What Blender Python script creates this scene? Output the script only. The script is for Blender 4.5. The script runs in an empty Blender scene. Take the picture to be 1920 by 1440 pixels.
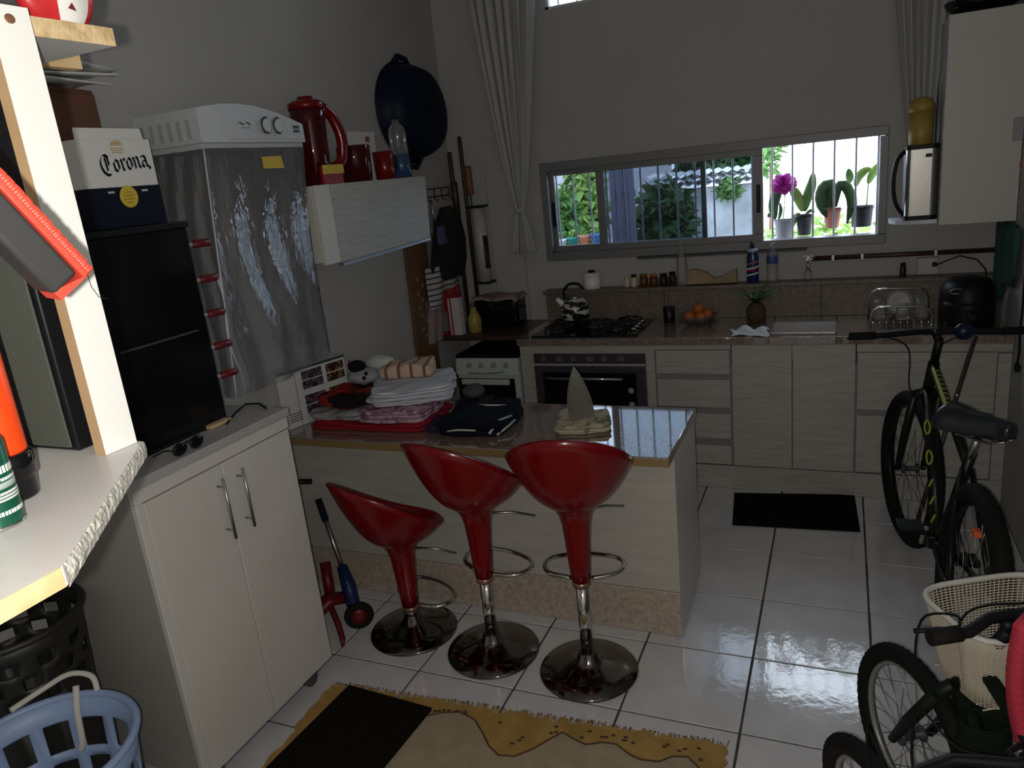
import bpy, bmesh, math, random
from mathutils import Vector, Matrix, Euler
R_ = math.radians
PI = math.pi
random.seed(7)
scene = bpy.context.scene
C = scene.collection
# ------------------------------------------------------------------ camera
F = 1399.7
CAM_LOC = Vector((1.9017, -4.6543, 1.86))
CAM_ROT = Euler((1.2973, 0.1018, 0.4010), 'XYZ')
cd = bpy.data.cameras.new('camera'); cam = bpy.data.objects.new('camera', cd); C.objects.link(cam)
cam.location = CAM_LOC; cam.rotation_euler = CAM_ROT
cd.sensor_fit = 'HORIZONTAL'; cd.sensor_width = 36.0; cd.lens = 36.0 * F / 1920; cd.clip_start = 0.02
scene.camera = cam
# ------------------------------------------------------------------ sky, flash, exposure
SKY = 6.2
FLASH = 62.0
w = bpy.data.worlds.new('overcast_sky'); scene.world = w; w.use_nodes = True
bg = w.node_tree.nodes['Background']; bg.inputs[0].default_value = (0.74, 0.86, 1.0, 1); bg.inputs[1].default_value = SKY
MC = CAM_ROT.to_matrix()
fl = bpy.data.lights.new('camera_flash', 'POINT'); fl.energy = FLASH; fl.shadow_soft_size = 0.006; fl.color = (1.0, 0.97, 0.90)
flo = bpy.data.objects.new('camera_flash', fl); C.objects.link(flo)
flo.location = CAM_LOC + MC @ Vector((-0.022, -0.010, 0.012))
vs = scene.view_settings
vs.view_transform = 'Standard'; vs.look = 'None'; vs.exposure = 0.0; vs.gamma = 1.0; vs.use_curve_mapping = False
def portal(name, loc, sx, sz):
    l = bpy.data.lights.new(name, 'AREA'); l.shape = 'RECTANGLE'; l.size = sx; l.size_y = sz
    l.cycles.is_portal = True
    o = bpy.data.objects.new(name, l); C.objects.link(o); o.location = loc; o.rotation_euler = (R_(-90), 0, 0)
portal('window_portal', (1.126, 0.19, 1.6), 1.98, 0.6)
portal('high_window_portal', (1.15, 0.19, 3.05), 1.85, 0.5)

def at(px, py, axis, val):
    d = MC @ Vector(((px - 960) / F, (720 - py) / F, -1.0)); k = 'xyz'.index(axis)
    return CAM_LOC + d * ((val - CAM_LOC[k]) / d[k])
# ------------------------------------------------------------------ materials
def mat(name, col, rough=0.5, metal=0.0, col2=None, scale=8.0, stretch=None, bump=0.0, bscale=60.0, spec=0.5, coat=0.0,
        trans=0.0, sheen=0.0, kind='noise', lo=0.35, hi=0.65, alpha=1.0, rvar=0.0, crough=0.05):
    m = bpy.data.materials.get(name)
    if m: return m
    m = bpy.data.materials.new(name); m.use_nodes = True
    nt = m.node_tree; N = nt.nodes; L = nt.links; b = N['Principled BSDF']
    b.inputs['Base Color'].default_value = (*col, 1); b.inputs['Roughness'].default_value = rough; b.inputs['Metallic'].default_value = metal
    b.inputs['Specular IOR Level'].default_value = spec; b.inputs['Coat Weight'].default_value = coat; b.inputs['Coat Roughness'].default_value = crough
    b.inputs['Transmission Weight'].default_value = trans; b.inputs['Sheen Weight'].default_value = sheen; b.inputs['Alpha'].default_value = alpha
    tc = N.new('ShaderNodeTexCoord'); mp = N.new('ShaderNodeMapping'); L.new(tc.outputs['Object'], mp.inputs[0])
    if stretch: mp.inputs['Scale'].default_value = stretch
    if col2 is not None:
        if kind == 'noise':
            t = N.new('ShaderNodeTexNoise'); t.inputs['Scale'].default_value = scale; t.inputs['Detail'].default_value = 6; out = t.outputs['Fac']
        elif kind == 'voronoi':
            t = N.new('ShaderNodeTexVoronoi'); t.inputs['Scale'].default_value = scale; out = t.outputs['Distance']
        else:
            t = N.new('ShaderNodeTexWave'); t.inputs['Scale'].default_value = scale; t.inputs['Distortion'].default_value = 7.0 if kind == 'zebra' else 0.3
            t.bands_direction = 'Z' if kind != 'wavex' else 'X'; out = t.outputs['Fac']
            if kind == 'zebra': t.inputs['Detail Scale'].default_value = 0.35; t.inputs['Detail'].default_value = 1.0
        L.new(mp.outputs[0], t.inputs['Vector'])
        r = N.new('ShaderNodeValToRGB'); L.new(out, r.inputs[0])
        r.color_ramp.elements[0].position = lo; r.color_ramp.elements[0].color = (*col, 1)
        r.color_ramp.elements[1].position = hi; r.color_ramp.elements[1].color = (*col2, 1)
        L.new(r.outputs[0], b.inputs['Base Color'])
    if rvar:
        t = N.new('ShaderNodeTexNoise'); t.inputs['Scale'].default_value = 9; t.inputs['Detail'].default_value = 5; L.new(mp.outputs[0], t.inputs['Vector'])
        mr = N.new('ShaderNodeMapRange'); mr.inputs[3].default_value = max(0, rough - rvar); mr.inputs[4].default_value = rough + rvar
        L.new(t.outputs['Fac'], mr.inputs[0]); L.new(mr.outputs[0], b.inputs['Roughness'])
    if bump:
        t = N.new('ShaderNodeTexNoise'); t.inputs['Scale'].default_value = bscale; t.inputs['Detail'].default_value = 5; L.new(mp.outputs[0], t.inputs['Vector'])
        bp = N.new('ShaderNodeBump'); bp.inputs['Strength'].default_value = bump; bp.inputs['Distance'].default_value = 0.01
        L.new(t.outputs['Fac'], bp.inputs['Height']); L.new(bp.outputs[0], b.inputs['Normal'])
    return m
def glass(name, tint, refl=1.0, rough=0.02, bump=0.0, bscale=14, stretch=None, haze=0.0, hazecol=(.8, .8, .85)):
    m = bpy.data.materials.get(name)
    if m: return m
    m = bpy.data.materials.new(name); m.use_nodes = True; nt = m.node_tree; N = nt.nodes; L = nt.links; N.clear()
    o = N.new('ShaderNodeOutputMaterial'); t = N.new('ShaderNodeBsdfTransparent'); t.inputs[0].default_value = (*tint, 1)
    g = N.new('ShaderNodeBsdfGlossy'); g.inputs['Roughness'].default_value = rough
    f = N.new('ShaderNodeFresnel'); f.inputs[0].default_value = 1.45
    mu = N.new('ShaderNodeMath'); mu.operation = 'MULTIPLY'; mu.inputs[1].default_value = refl; mu.use_clamp = True; L.new(f.outputs[0], mu.inputs[0])
    mx = N.new('ShaderNodeMixShader'); L.new(mu.outputs[0], mx.inputs[0])
    if haze:
        d = N.new('ShaderNodeBsdfDiffuse'); d.inputs[0].default_value = (*hazecol, 1)
        m2 = N.new('ShaderNodeMixShader'); m2.inputs[0].default_value = haze; L.new(t.outputs[0], m2.inputs[1]); L.new(d.outputs[0], m2.inputs[2]); L.new(m2.outputs[0], mx.inputs[1])
    else: L.new(t.outputs[0], mx.inputs[1])
    L.new(g.outputs[0], mx.inputs[2]); L.new(mx.outputs[0], o.inputs[0])
    if bump:
        tc = N.new('ShaderNodeTexCoord'); mp = N.new('ShaderNodeMapping'); L.new(tc.outputs['Object'], mp.inputs[0])
        if stretch: mp.inputs['Scale'].default_value = stretch
        t2 = N.new('ShaderNodeTexNoise'); t2.inputs['Scale'].default_value = bscale; t2.inputs['Detail'].default_value = 3; L.new(mp.outputs[0], t2.inputs['Vector'])
        bp = N.new('ShaderNodeBump'); bp.inputs['Strength'].default_value = bump; bp.inputs['Distance'].default_value = 0.02
        L.new(t2.outputs['Fac'], bp.inputs['Height']); L.new(bp.outputs[0], g.inputs['Normal']); L.new(bp.outputs[0], f.inputs['Normal'])
    return m
WALL = mat('wall_paint', (.395, .385, .372), .85, col2=(.375, .365, .352), scale=3, bump=.06, bscale=90)
TILE = mat('floor_tile', (.52, .51, .53), .055, col2=(.60, .59, .61), scale=6, bump=.06, bscale=26, rvar=.045, spec=1.0, coat=.7, crough=.3)
GROUT = mat('grout', (.06, .055, .055), .9)
GRAN = mat('granite', (.13, .095, .08), .05, col2=(.25, .195, .165), scale=55, lo=.3, hi=.7, coat=1.0, spec=.8)
GRANB = mat('granite_satin', (.10, .078, .06), .45, col2=(.19, .152, .118), scale=55, lo=.3, hi=.7)
GRANP = mat('granite_pale', (.30, .25, .20), .25, col2=(.46, .39, .32), scale=60, lo=.3, hi=.7)
LAM = mat('laminate', (.40, .385, .35), .45, col2=(.33, .315, .285), scale=5, stretch=(1.2, 1.2, 14))
LAMH = mat('laminate_island', (.43, .41, .37), .4, col2=(.38, .36, .325), scale=4, stretch=(1, 1, 10))
WHITE = mat('white_lacquer', (.56, .54, .50), .4, col2=(.53, .51, .47), scale=3)
BODYGREY = mat('carcass_grey', (.20, .197, .19), .6)  # even grey of the cabinet bodies behind the fronts
ALU = mat('aluminium_grey', (.17, .17, .18), .45, .2)
CHROME = mat('chrome', (.62, .60, .57), .07, 1.0)
STEEL = mat('brushed_steel', (.40, .39, .37), .33, 1.0, bump=.02, bscale=40)
BLACK = mat('black_plastic', (.006, .006, .007), .45, spec=.2)
BLACKG = mat('black_gloss', (.004, .004, .005), .08, spec=.35)
RUBBER = mat('black_rubber', (.008, .008, .008), .8, spec=.15)
DARK = mat('dark_grey', (.045, .045, .05), .5)
GREY = mat('grey_plastic', (.28, .28, .29), .5)
RED = mat('red_gloss', (.145, .0018, .0035), .22, coat=.12, spec=.35)
REDP = mat('red_plastic', (.26, .008, .010), .35)
WOOD = mat('brown_wood', (.13, .06, .025), .55, col2=(.20, .10, .045), scale=6, stretch=(10, 10, 1))
PINE = mat('pine_edge', (.48, .33, .16), .7, col2=(.58, .42, .23), scale=30)
MDF = mat('fibreboard_edge', (.38, .24, .12), .75, col2=(.43, .28, .15), scale=12)
CHIP = mat('chipboard_edge', (.42, .29, .14), .85, col2=(.62, .47, .27), scale=55, bump=.3, bscale=90)
WLAM = mat('white_melamine', (.70, .70, .67), .35)
GLAM = mat('grey_melamine', (.58, .56, .54), .35, col2=(.63, .61, .59), scale=4)
PAPERW = mat('white_paper', (.66, .65, .62), .8)
YELLOW = mat('yellow_print', (.58, .42, .03), .5)
NAVY = mat('navy_print', (.003, .005, .015), .55, spec=.15)
BLUE = mat('blue_plastic', (.03, .07, .22), .35)
CREAM = mat('cream_plastic', (.50, .44, .34), .5)
CLEAR = glass('clear_glass', (.95, .96, .96), .7, haze=.10, hazecol=(.7, .7, .72))
CLEARP = glass('clear_plastic', (.94, .95, .96), .7, .06, haze=.12, hazecol=(.7, .7, .72))
# ------------------------------------------------------------------ builders
WM = {}
def smooth(pts, n=6):
    P = [Vector(p) for p in pts]; out = []
    for i in range(len(P)-1):
        a0, a1, a2, a3 = P[max(0, i-1)], P[i], P[i+1], P[min(len(P)-1, i+2)]
        for k in range(n):
            f = k/n; out.append(.5*((2*a1) + (a2-a0)*f + (2*a0-5*a1+4*a2-a3)*f*f + (3*a1-a0-3*a2+a3)*f*f*f))
    return out + [P[-1]]
class B:
    def __init__(s): s.bm = bmesh.new()
    def _v(s, pts, M):
        return [s.bm.verts.new(M @ Vector(p) if M else Vector(p)) for p in pts]
    def box(s, lo, hi, bev=0, mi=0, M=None, seg=2):
        x0, y0, z0 = lo; x1, y1, z1 = hi
        v = s._v([(x0,y0,z0),(x1,y0,z0),(x1,y1,z0),(x0,y1,z0),(x0,y0,z1),(x1,y0,z1),(x1,y1,z1),(x0,y1,z1)], M)
        fs = [s.bm.faces.new([v[i] for i in q]) for q in ((3,2,1,0),(4,5,6,7),(0,1,5,4),(1,2,6,5),(2,3,7,6),(3,0,4,7))]
        for f in fs: f.material_index = mi
        if bev:
            es = list({e for f in fs for e in f.edges})
            r = bmesh.ops.bevel(s.bm, geom=es, offset=bev, segments=seg, profile=.5, affect='EDGES')
            for f in r['faces']: f.material_index = mi; f.smooth = True
        return s
    def ring(s, c, u, v, r, n, M=None):
        return s._v([c + u*(r*math.cos(2*PI*i/n)) + v*(r*math.sin(2*PI*i/n)) for i in range(n)], M)
    def _join(s, a, b, mi, smooth=True):
        n = len(a)
        for i in range(n):
            f = s.bm.faces.new((a[i], a[(i+1)%n], b[(i+1)%n], b[i])); f.material_index = mi; f.smooth = smooth
    def _cap(s, a, mi, rev=False):
        f = s.bm.faces.new(list(reversed(a)) if rev else a); f.material_index = mi
    def tube(s, pts, r, n=8, closed=False, mi=0, M=None, cap=True, flat=None):
        pts = [Vector(p) for p in pts]; k = len(pts)
        rs = r if isinstance(r, (list, tuple)) else [r]*k
        rings = []; up = None
        for i, p in enumerate(pts):
            a = pts[i-1] if (i or closed) else p; b = pts[(i+1) % k] if (i < k-1 or closed) else p
            t = (b - a); t = t.normalized() if t.length > 1e-9 else Vector((0,0,1))
            if up is None:
                up = Vector((0,0,1)) if abs(t.z) < .9 else Vector((1,0,0))
            u = t.cross(up)
            if u.length < 1e-6: up = Vector((1,0,0)) if abs(t.x) < .9 else Vector((0,1,0)); u = t.cross(up)
            u.normalize(); v = u.cross(t).normalized(); up = v
            if flat: rings.append(s._v([p + u*(rs[i]*flat*math.cos(2*PI*j/n)) + v*(rs[i]*math.sin(2*PI*j/n)) for j in range(n)], M))
            else: rings.append(s.ring(p, u, v, rs[i], n, M))
        for i in range(k-1): s._join(rings[i], rings[i+1], mi)
        if closed: s._join(rings[-1], rings[0], mi)
        elif cap: s._cap(rings[0], mi, True); s._cap(rings[-1], mi)
        return s
    def cyl(s, p0, p1, r0, r1=None, n=16, mi=0, M=None, cap=True):
        return s.tube([p0, p1], [r0, r0 if r1 is None else r1], n, False, mi, M, cap)
    def lathe(s, prof, n=24, c=(0,0,0), mi=0, M=None, sx=1, sy=1, arc=None):
        rings = []
        for (r, z) in prof:
            rings.append(s._v([(c[0]+max(r,1e-5)*sx*math.cos(2*PI*i/n), c[1]+max(r,1e-5)*sy*math.sin(2*PI*i/n), c[2]+z) for i in range(n)], M))
        for i in range(len(rings)-1): s._join(rings[i], rings[i+1], mi)
        if prof[0][0] > 1e-4: s._cap(rings[0], mi, True)
        if prof[-1][0] > 1e-4: s._cap(rings[-1], mi)
        return s
    def sphere(s, c, r, nu=16, nv=10, mi=0, M=None):
        r = r if isinstance(r, (tuple, list)) else (r, r, r)
        prof = [(math.sin(PI*j/nv), -math.cos(PI*j/nv)) for j in range(nv+1)]
        rings = [s._v([(c[0]+max(a,1e-4)*r[0]*math.cos(2*PI*i/nu), c[1]+max(a,1e-4)*r[1]*math.sin(2*PI*i/nu), c[2]+z*r[2]) for i in range(nu)], M) for a, z in prof]
        for i in range(nv): s._join(rings[i], rings[i+1], mi)
        return s
    def surf(s, fn, nu, nv, cu=False, cv=False, mi=0, M=None, smooth=True):
        U = nu if cu else nu+1; V = nv if cv else nv+1
        g = [[s.bm.verts.new((M @ Vector(fn(i/nu, j/nv))) if M else Vector(fn(i/nu, j/nv))) for j in range(V)] for i in range(U)]
        for i in range(nu):
            for j in range(nv):
                f = s.bm.faces.new((g[i][j], g[(i+1)%U][j], g[(i+1)%U][(j+1)%V], g[i][(j+1)%V])); f.material_index = mi; f.smooth = smooth
        return s
    def prism(s, poly, a0, a1, axis='z', mi=0, M=None):
        def mk(p, a):
            return {'z': (p[0], p[1], a), 'y': (p[0], a, p[1]), 'x': (a, p[0], p[1])}[axis]
        lo = s._v([mk(p, a0) for p in poly], M); hi = s._v([mk(p, a1) for p in poly], M)
        s._join(lo, hi, mi, False); s._cap(lo, mi, True); s._cap(hi, mi)
        return s
    def quad(s, pts, mi=0, M=None):
        f = s.bm.faces.new(s._v(pts, M)); f.material_index = mi; return s
    def build(s, name, mats, parent=None, local=False, solid=0, subd=0, recalc=True):
        if recalc: bmesh.ops.recalc_face_normals(s.bm, faces=s.bm.faces)
        me = bpy.data.meshes.new(name)
        off = Vector((0,0,0))
        if parent is not None and not local and parent.name in WM:
            s.bm.transform(WM[parent.name].inverted())
        if parent is None and not local:
            s.bm.verts.ensure_lookup_table()
            vs_ = [v.co for v in s.bm.verts]
            off = Vector(((min(v.x for v in vs_)+max(v.x for v in vs_))/2, (min(v.y for v in vs_)+max(v.y for v in vs_))/2, min(v.z for v in vs_)))
            s.bm.transform(Matrix.Translation(-off))
        s.bm.to_mesh(me); s.bm.free()
        for m in (mats if isinstance(mats, (list, tuple)) else [mats]): me.materials.append(m)
        o = bpy.data.objects.new(name, me); C.objects.link(o); o.location = off
        if parent is not None:
            o.parent = parent
            if parent.name in WM: WM[o.name] = WM[parent.name]
        else: WM[o.name] = Matrix.Translation(off)
        if solid:
            md = o.modifiers.new('thickness', 'SOLIDIFY'); md.thickness = solid; md.offset = 0
        if subd:
            md = o.modifiers.new('smooth', 'SUBSURF'); md.levels = subd; md.render_levels = subd
        return o
def tag(o, label=None, cat=None, group=None, kind=None):
    if label: o['label'] = label
    if cat: o['category'] = cat
    if group: o['group'] = group
    if kind: o['kind'] = kind
    return o
def thing(name, label, cat, loc=(0,0,0), rotz=0, group=None, lean=0):
    o = bpy.data.objects.new(name, None); C.objects.link(o); o.empty_display_size = .05
    o.location = loc; o.rotation_euler = Euler((lean, 0, rotz), 'XYZ')
    WM[o.name] = Matrix.Translation(Vector(loc)) @ Euler((lean, 0, rotz), 'XYZ').to_matrix().to_4x4()
    return tag(o, label, cat, group)
def struct(o): o['kind'] = 'structure'; return o
def copy_tree(o, parent=None):
    c = o.copy(); C.objects.link(c); c.parent = parent
    for ch in list(o.children): copy_tree(ch, c)
    return c
def text(name, s, size, M, m, parent, ext=.0006, local=False, align='CENTER'):
    cu = bpy.data.curves.new(name, 'FONT'); cu.body = s; cu.size = size; cu.extrude = ext; cu.align_x = align; cu.align_y = 'CENTER'; cu.resolution_u = 3
    t = bpy.data.objects.new(name, cu); C.objects.link(t)
    me = bpy.data.meshes.new_from_object(t.evaluated_get(bpy.context.evaluated_depsgraph_get()))
    bpy.data.objects.remove(t); bpy.data.curves.remove(cu)
    me.transform(M if (local or parent.name not in WM) else WM[parent.name].inverted() @ M)
    me.materials.clear(); me.materials.append(m)
    o = bpy.data.objects.new(name, me); C.objects.link(o); o.parent = parent
    return o
def frame_M(origin, xdir, ydir):
    x = Vector(xdir).normalized(); y = Vector(ydir).normalized(); z = x.cross(y).normalized(); y = z.cross(x)
    M = Matrix((x, y, z)).transposed().to_4x4(); M.translation = Vector(origin); return M
def TR(loc, rz=0, rx=0, ry=0): return Matrix.Translation(Vector(loc)) @ Euler((rx, ry, rz), 'XYZ').to_matrix().to_4x4()
XL, XR, YB, ZC = -0.52, 2.66, -6.2, 3.45
# ================================================================== the room
T = 0.4117; TX, TY = 0.382, -2.1029
fb = B(); fb.box((XL-.15, YB-.15, -.12), (XR+.15, .15, -.006)); floor = struct(fb.build('floor', GROUT))
xs = [XL] + [TX+i*T for i in range(-2, 6) if XL+.03 < TX+i*T < XR-.03] + [XR]
ys = [YB] + [TY+j*T for j in range(-10, 6) if YB+.03 < TY+j*T < -.03] + [0.0]
tcache = {}; g = .008
for i in range(len(xs)-1):
    for j in range(len(ys)-1):
        wx, wy = round(xs[i+1]-xs[i], 3), round(ys[j+1]-ys[j], 3); key = (wx, wy)
        if key not in tcache:
            b = B(); b.box((-wx/2+g/2, -wy/2+g/2, -.006), (wx/2-g/2, wy/2-g/2, 0), bev=.0015, seg=1)
            t = b.build('floor_tile', TILE, floor, local=True); tcache[key] = t
        else:
            t = tcache[key].copy(); C.objects.link(t); t.parent = floor
        t.location = Vector(((xs[i]+xs[i+1])/2, (ys[j]+ys[j+1])/2, 0)) - floor.location
WX0, WX1, WZ0, WZ1 = 0.137, 2.116, 1.299, 1.899
HX0, HX1, HZ0, HZ1 = 0.235, 2.06, 2.79, 3.30
b = B()
b.box((XL-.15, 0, -.12), (XR+.15, .15, WZ0)); b.box((XL-.15, 0, WZ0), (WX0, .15, WZ1)); b.box((WX1, 0, WZ0), (XR+.15, .15, WZ1))
b.box((XL-.15, 0, WZ1), (XR+.15, .15, 2.12))
b.box((XL-.15, .012, 2.12), (XR+.15, .15, HZ0)); b.box((XL-.15, .012, HZ0), (HX0, .15, HZ1)); b.box((HX1, .012, HZ0), (XR+.15, .15, HZ1)); b.box((XL-.15, .012, HZ1), (XR+.15, .15, ZC))
struct(b.build('wall_back', WALL))
b = B(); b.box((XL-.15, YB-.15, -.12), (XL, 0, ZC)); struct(b.build('wall_left', WALL))
b = B(); b.box((XR, YB-.15, -.12), (XR+.15, 0, ZC)); struct(b.build('wall_right', WALL))
b = B(); b.box((XL, YB-.15, -.12), (XR, YB, ZC)); struct(b.build('wall_front', WALL))
b = B(); b.box((XL-.15, YB-.15, ZC), (XR+.15, .15, ZC+.12)); struct(b.build('ceiling', WALL))
b = B(); b.box((-.255, -.022, .9), (-.03, 0, 1.895), bev=.004); struct(b.build('trim_1', WALL))
b = B(); b.box((-.30, -.010, 1.95), (-.255, 0.0, 2.11), bev=.003); b.box((-.255, -.010, 2.085), (-.05, 0, 2.11), bev=.003); struct(b.build('trim_2', WALL))
# ---- kitchen window: aluminium frame, two sliding sashes, grille
win = thing('window_1', 'wide grey aluminium sliding kitchen window, right part slid open', None, (1.126, 0, WZ0)); win['kind'] = 'structure'
fw = .045
b = B()
b.box((WX0-.01, -.02, WZ0-.012), (WX1+.01, .09, WZ0+.040), .003); b.box((WX0-.01, -.02, WZ1-.040), (WX1+.01, .09, WZ1+.010), .003)
b.box((WX0-.01, -.0195, WZ0+.0405), (WX0+.035, .0895, WZ1-.0405), .003); b.box((WX1-.03, -.0195, WZ0+.0405), (WX1+.01, .0895, WZ1-.0405), .003)
b.build('window_frame', ALU, win)
GT = glass('tinted_glass', (.58, .61, .64), 1.3)
def sash(x0, x1, y, hx, wl, wr):
    z0, z1 = WZ0+.035, WZ1-.035
    b = B(); b.box((x0, y-.012, z0), (x1, y+.012, z0+.042), .002); b.box((x0, y-.012, z1-.042), (x1, y+.012, z1), .002)
    b.box((x0, y-.0115, z0+.0422), (x0+wl, y+.0115, z1-.0422), .002); b.box((x1-wr, y-.0115, z0+.0422), (x1, y+.0115, z1-.0422), .002)
    s = b.build('sash', ALU, win)
    b = B(); b.box((x0+wl, y-.003, z0+.042), (x1-wr, y+.003, z1-.042)); b.build('pane', GT, s)
    b = B(); b.box((hx-.011, y-.022, 1.50), (hx+.011, y-.010, 1.66), .004); b.build('sash_handle', BLACK, s)
sash(.165, 1.155, .055, .182, .030, .030)
sash(.487, 1.482, .018, 1.458, .048, .053)
b = B(); b.box((WX0, .095, WZ0-.02), (WX1, .15, WZ0+.004)); b.build('window_sill', WALL, win)
GB = mat('grille_paint', (.50, .50, .56), .5)
for i in range(18):
    x = WX0+.05+i*.1115
    b = B(); b.cyl((x, .118, WZ0+.004), (x, .118, WZ1), .006, n=8); b.build('grille_bar', GB, win)
b = B(); b.box((.73, -.032, WZ0-.028), (1.72, -.0005, WZ0-.013), .003); b.build('sill_shadow_strip', DARK, win)  # dark strip built in place of the shadow below the sill
# ---- high window
hw = thing('window_2', 'high barred window near the ceiling above the kitchen window', None, (1.15, .05, HZ0)); hw['kind'] = 'structure'
b = B(); z0, z1 = HZ0, HZ1
b.box((HX0, .04, z0), (HX1, .08, z0+.02)); b.box((HX0, .04, z1-.03), (HX1, .08, z1)); b.box((HX0, .04, z0), (HX0+.02, .08, z1)); b.box((HX1-.02, .04, z0), (HX1, .08, z1))
b.build('window_frame', mat('white_metal', (.55, .55, .56), .5), hw)
GC = glass('clear_pane', (.86, .89, .90), 1.0)
for k in range(5):
    x0 = HX0+.02+k*.357; x1 = x0+.357
    if k: b = B(); b.box((x0-.012, .045, z0+.02), (x0+.012, .075, z1-.03)); b.build('mullion', GB, hw)
    b = B(); b.box((x0+(.012 if k else 0), .057, z0+.02), (x1-.012, .063, z1-.03)); b.build('pane', GC, hw)
for i in range(15):
    x = HX0+.06+i*.12
    b = B(); b.cyl((x, .118, HZ0), (x, .118, HZ1), .006, n=6); b.build('grille_bar', GB, hw)
# ---- curtains
CUR = mat('curtain_cloth', (.40, .405, .395), .85, col2=(.365, .37, .36), scale=20, stretch=(3, 3, .4), sheen=.3)
def curtain(label, cx, ztie, zb, w_top, seed, y=-.10, xt=0.0, nf=7):
    t = thing('curtain', label, 'curtain', (cx, y, zb), group='window curtains')
    random.seed(seed); ph = random.random()*6
    z_top = 3.36
    def f(u, v):
        z = z_top + (zb - z_top)*v
        if z > ztie: k = (z-ztie)/(z_top-ztie); hwid = .022 + w_top*k**.72; c = cx + xt*k; a = .010 + .030*min(1, k*1.6)
        else: k = (ztie-z)/(ztie-zb); hwid = .022 + .055*k**.8; c = cx; a = .010 + .016*k
        s = (u-.5)*2
        x = c + s*hwid + .25*a*math.sin(2*PI*nf*u*2+ph)
        return (x, y + a*math.sin(2*PI*nf*u + ph + 1.3*math.sin(3*u+v*2)) + .012*math.sin(17*u+3*v), z)
    b = B(); b.surf(f, 112, 46); b.build('drape', CUR, t, solid=.002)
    b = B(); b.lathe([(.030, -.012), (.034, 0), (.030, .012)], 20, (cx, y, ztie), sx=1, sy=1.1); b.build('tie_band', CUR, t)
curtain('pale grey curtain tied in a knot left of the kitchen window', .005, 1.635, 1.36, .235, 3)
curtain('pale grey curtain hanging behind the white wall cabinet', 2.27, 1.60, 1.44, .16, 5, y=-.055, xt=-.03)
b = B(); b.cyl((-.35, -.10, 3.372), (2.50, -.10, 3.372), .012, n=10)
for x in (-.30, 1.1, 2.45): b.cyl((x, -.10, 3.372), (x, .012, 3.372), .008, n=8)
tag(b.build('curtain_rod', CHROME), 'thin metal curtain rod above the high barred window', 'curtain rod')
# ================================================================== outside
GWALL = mat('garden_wall_white', (.84, .84, .84), .9, col2=(.76, .77, .78), scale=5)
GSTONE = mat('garden_wall_mottled', (.66, .66, .70), .9, col2=(.36, .38, .38), scale=3.5, lo=.38, hi=.62, bump=.3, bscale=12)
b = B(); b.box((-9, .15, -.25), (12, 12, -.05)); struct(b.build('patio_ground', mat('patio_concrete', (.55, .55, .53), .9, col2=(.42, .42, .40), scale=3)))
xw = at(1424, 350, 'y', 5.0).x
b = B(); b.box((xw, 5.6, -.05), (9, 5.75, 1.12)); struct(b.build('wall_garden_white', GWALL))
b = B(); b.box((-.55, 5.0, -.05), (xw+.05, 5.2, at(1365, 348, 'y', 5.0).z)); struct(b.build('wall_garden_stained', GSTONE))
b = B(); b.box((-7.5, 7.6, -.05), (-.60, 7.8, 2.1)); struct(b.build('wall_neighbour', mat('neighbour_plaster', (.50, .47, .52), .9)))
CORR = mat('corrugated_sheet', (.60, .62, .65), .6)
zc_ = at(1365, 346, 'y', 5.0).z
for k in range(3):
    b = B(); zz = zc_+.03+k*.065; dx = .06*k
    b.surf(lambda u, v: (-.50+dx+u*1.62, 4.92+v*.5, zz + .013*math.sin(u*2*PI*14) + .03*v), 112, 2)
    o = b.build('corrugated_sheet', CORR, solid=.006)
    tag(o, ['bottom', 'middle', 'top'][k] + ' corrugated roofing sheet stacked on the garden wall outside', 'roofing sheet', 'roofing sheets outside')
def leafmat(n, c1, c2): return mat(n, c1, .5, col2=c2, scale=6)
LM = [leafmat('leaf_dark', (.02, .06, .015), (.04, .12, .03)), leafmat('leaf_mid', (.06, .16, .03), (.12, .26, .05)), leafmat('leaf_light', (.16, .30, .05), (.28, .42, .10))]
def foliage(b, c, r, n, size, seed):
    random.seed(seed)
    for k in range(n):
        while True:
            p = Vector((random.uniform(-1,1), random.uniform(-1,1), random.uniform(-1,1)))
            if .25 < p.length < 1: break
        p = Vector((c[0]+p.x*r[0], c[1]+p.y*r[1], c[2]+p.z*r[2]))
        e = Euler((random.uniform(-1,1), random.uniform(-1,1), random.uniform(0,6.28)))
        M = Matrix.Translation(p) @ e.to_matrix().to_4x4(); L_ = size*random.uniform(.6, 1.3); W_ = L_*.32
        v = b._v([(0,0,0), (L_*.35, W_, .15*L_), (L_, 0, 0), (L_*.35, -W_, .15*L_), (L_*.45, 0, -.02*L_)], M)
        for q in ((0,4,1), (1,4,2), (2,4,3), (3,4,0)): b.bm.faces.new([v[i] for i in q])
def bush(label, c, r, n, size, m, seed, trunk=True):
    t = thing('garden_bush', label, 'bush', (c[0], c[1], -.05), group='garden bushes outside the window')
    b = B(); foliage(b, c, r, n, size, seed); b.build('foliage', m, t, recalc=False)['kind'] = 'stuff'
    b = B(); b.cyl((c[0], c[1], -.05 if trunk else c[2]-.06), (c[0]+.03, c[1], c[2]), (.014 if seed == 7 else .03) if trunk else .008, .015 if trunk else .005, 8); b.build('stem', WOOD, t)
def gp(px, py, Y): return at(px, py, 'y', Y)
def bush_at(label, px, py, Y, r, n, size, m, seed): q = gp(px, py, Y); bush(label, (q.x, q.y, q.z), r, n, size, m, seed, seed != 6)
bush_at('bright green bush seen through the left window pane', 1096, 385, 5.4, (.30, .30, .70), 900, .17, LM[2], 1)
bush_at('mid green bush behind the coloured pots at the left pane', 1052, 410, 4.2, (.20, .30, .36), 420, .14, LM[1], 2)
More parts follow.
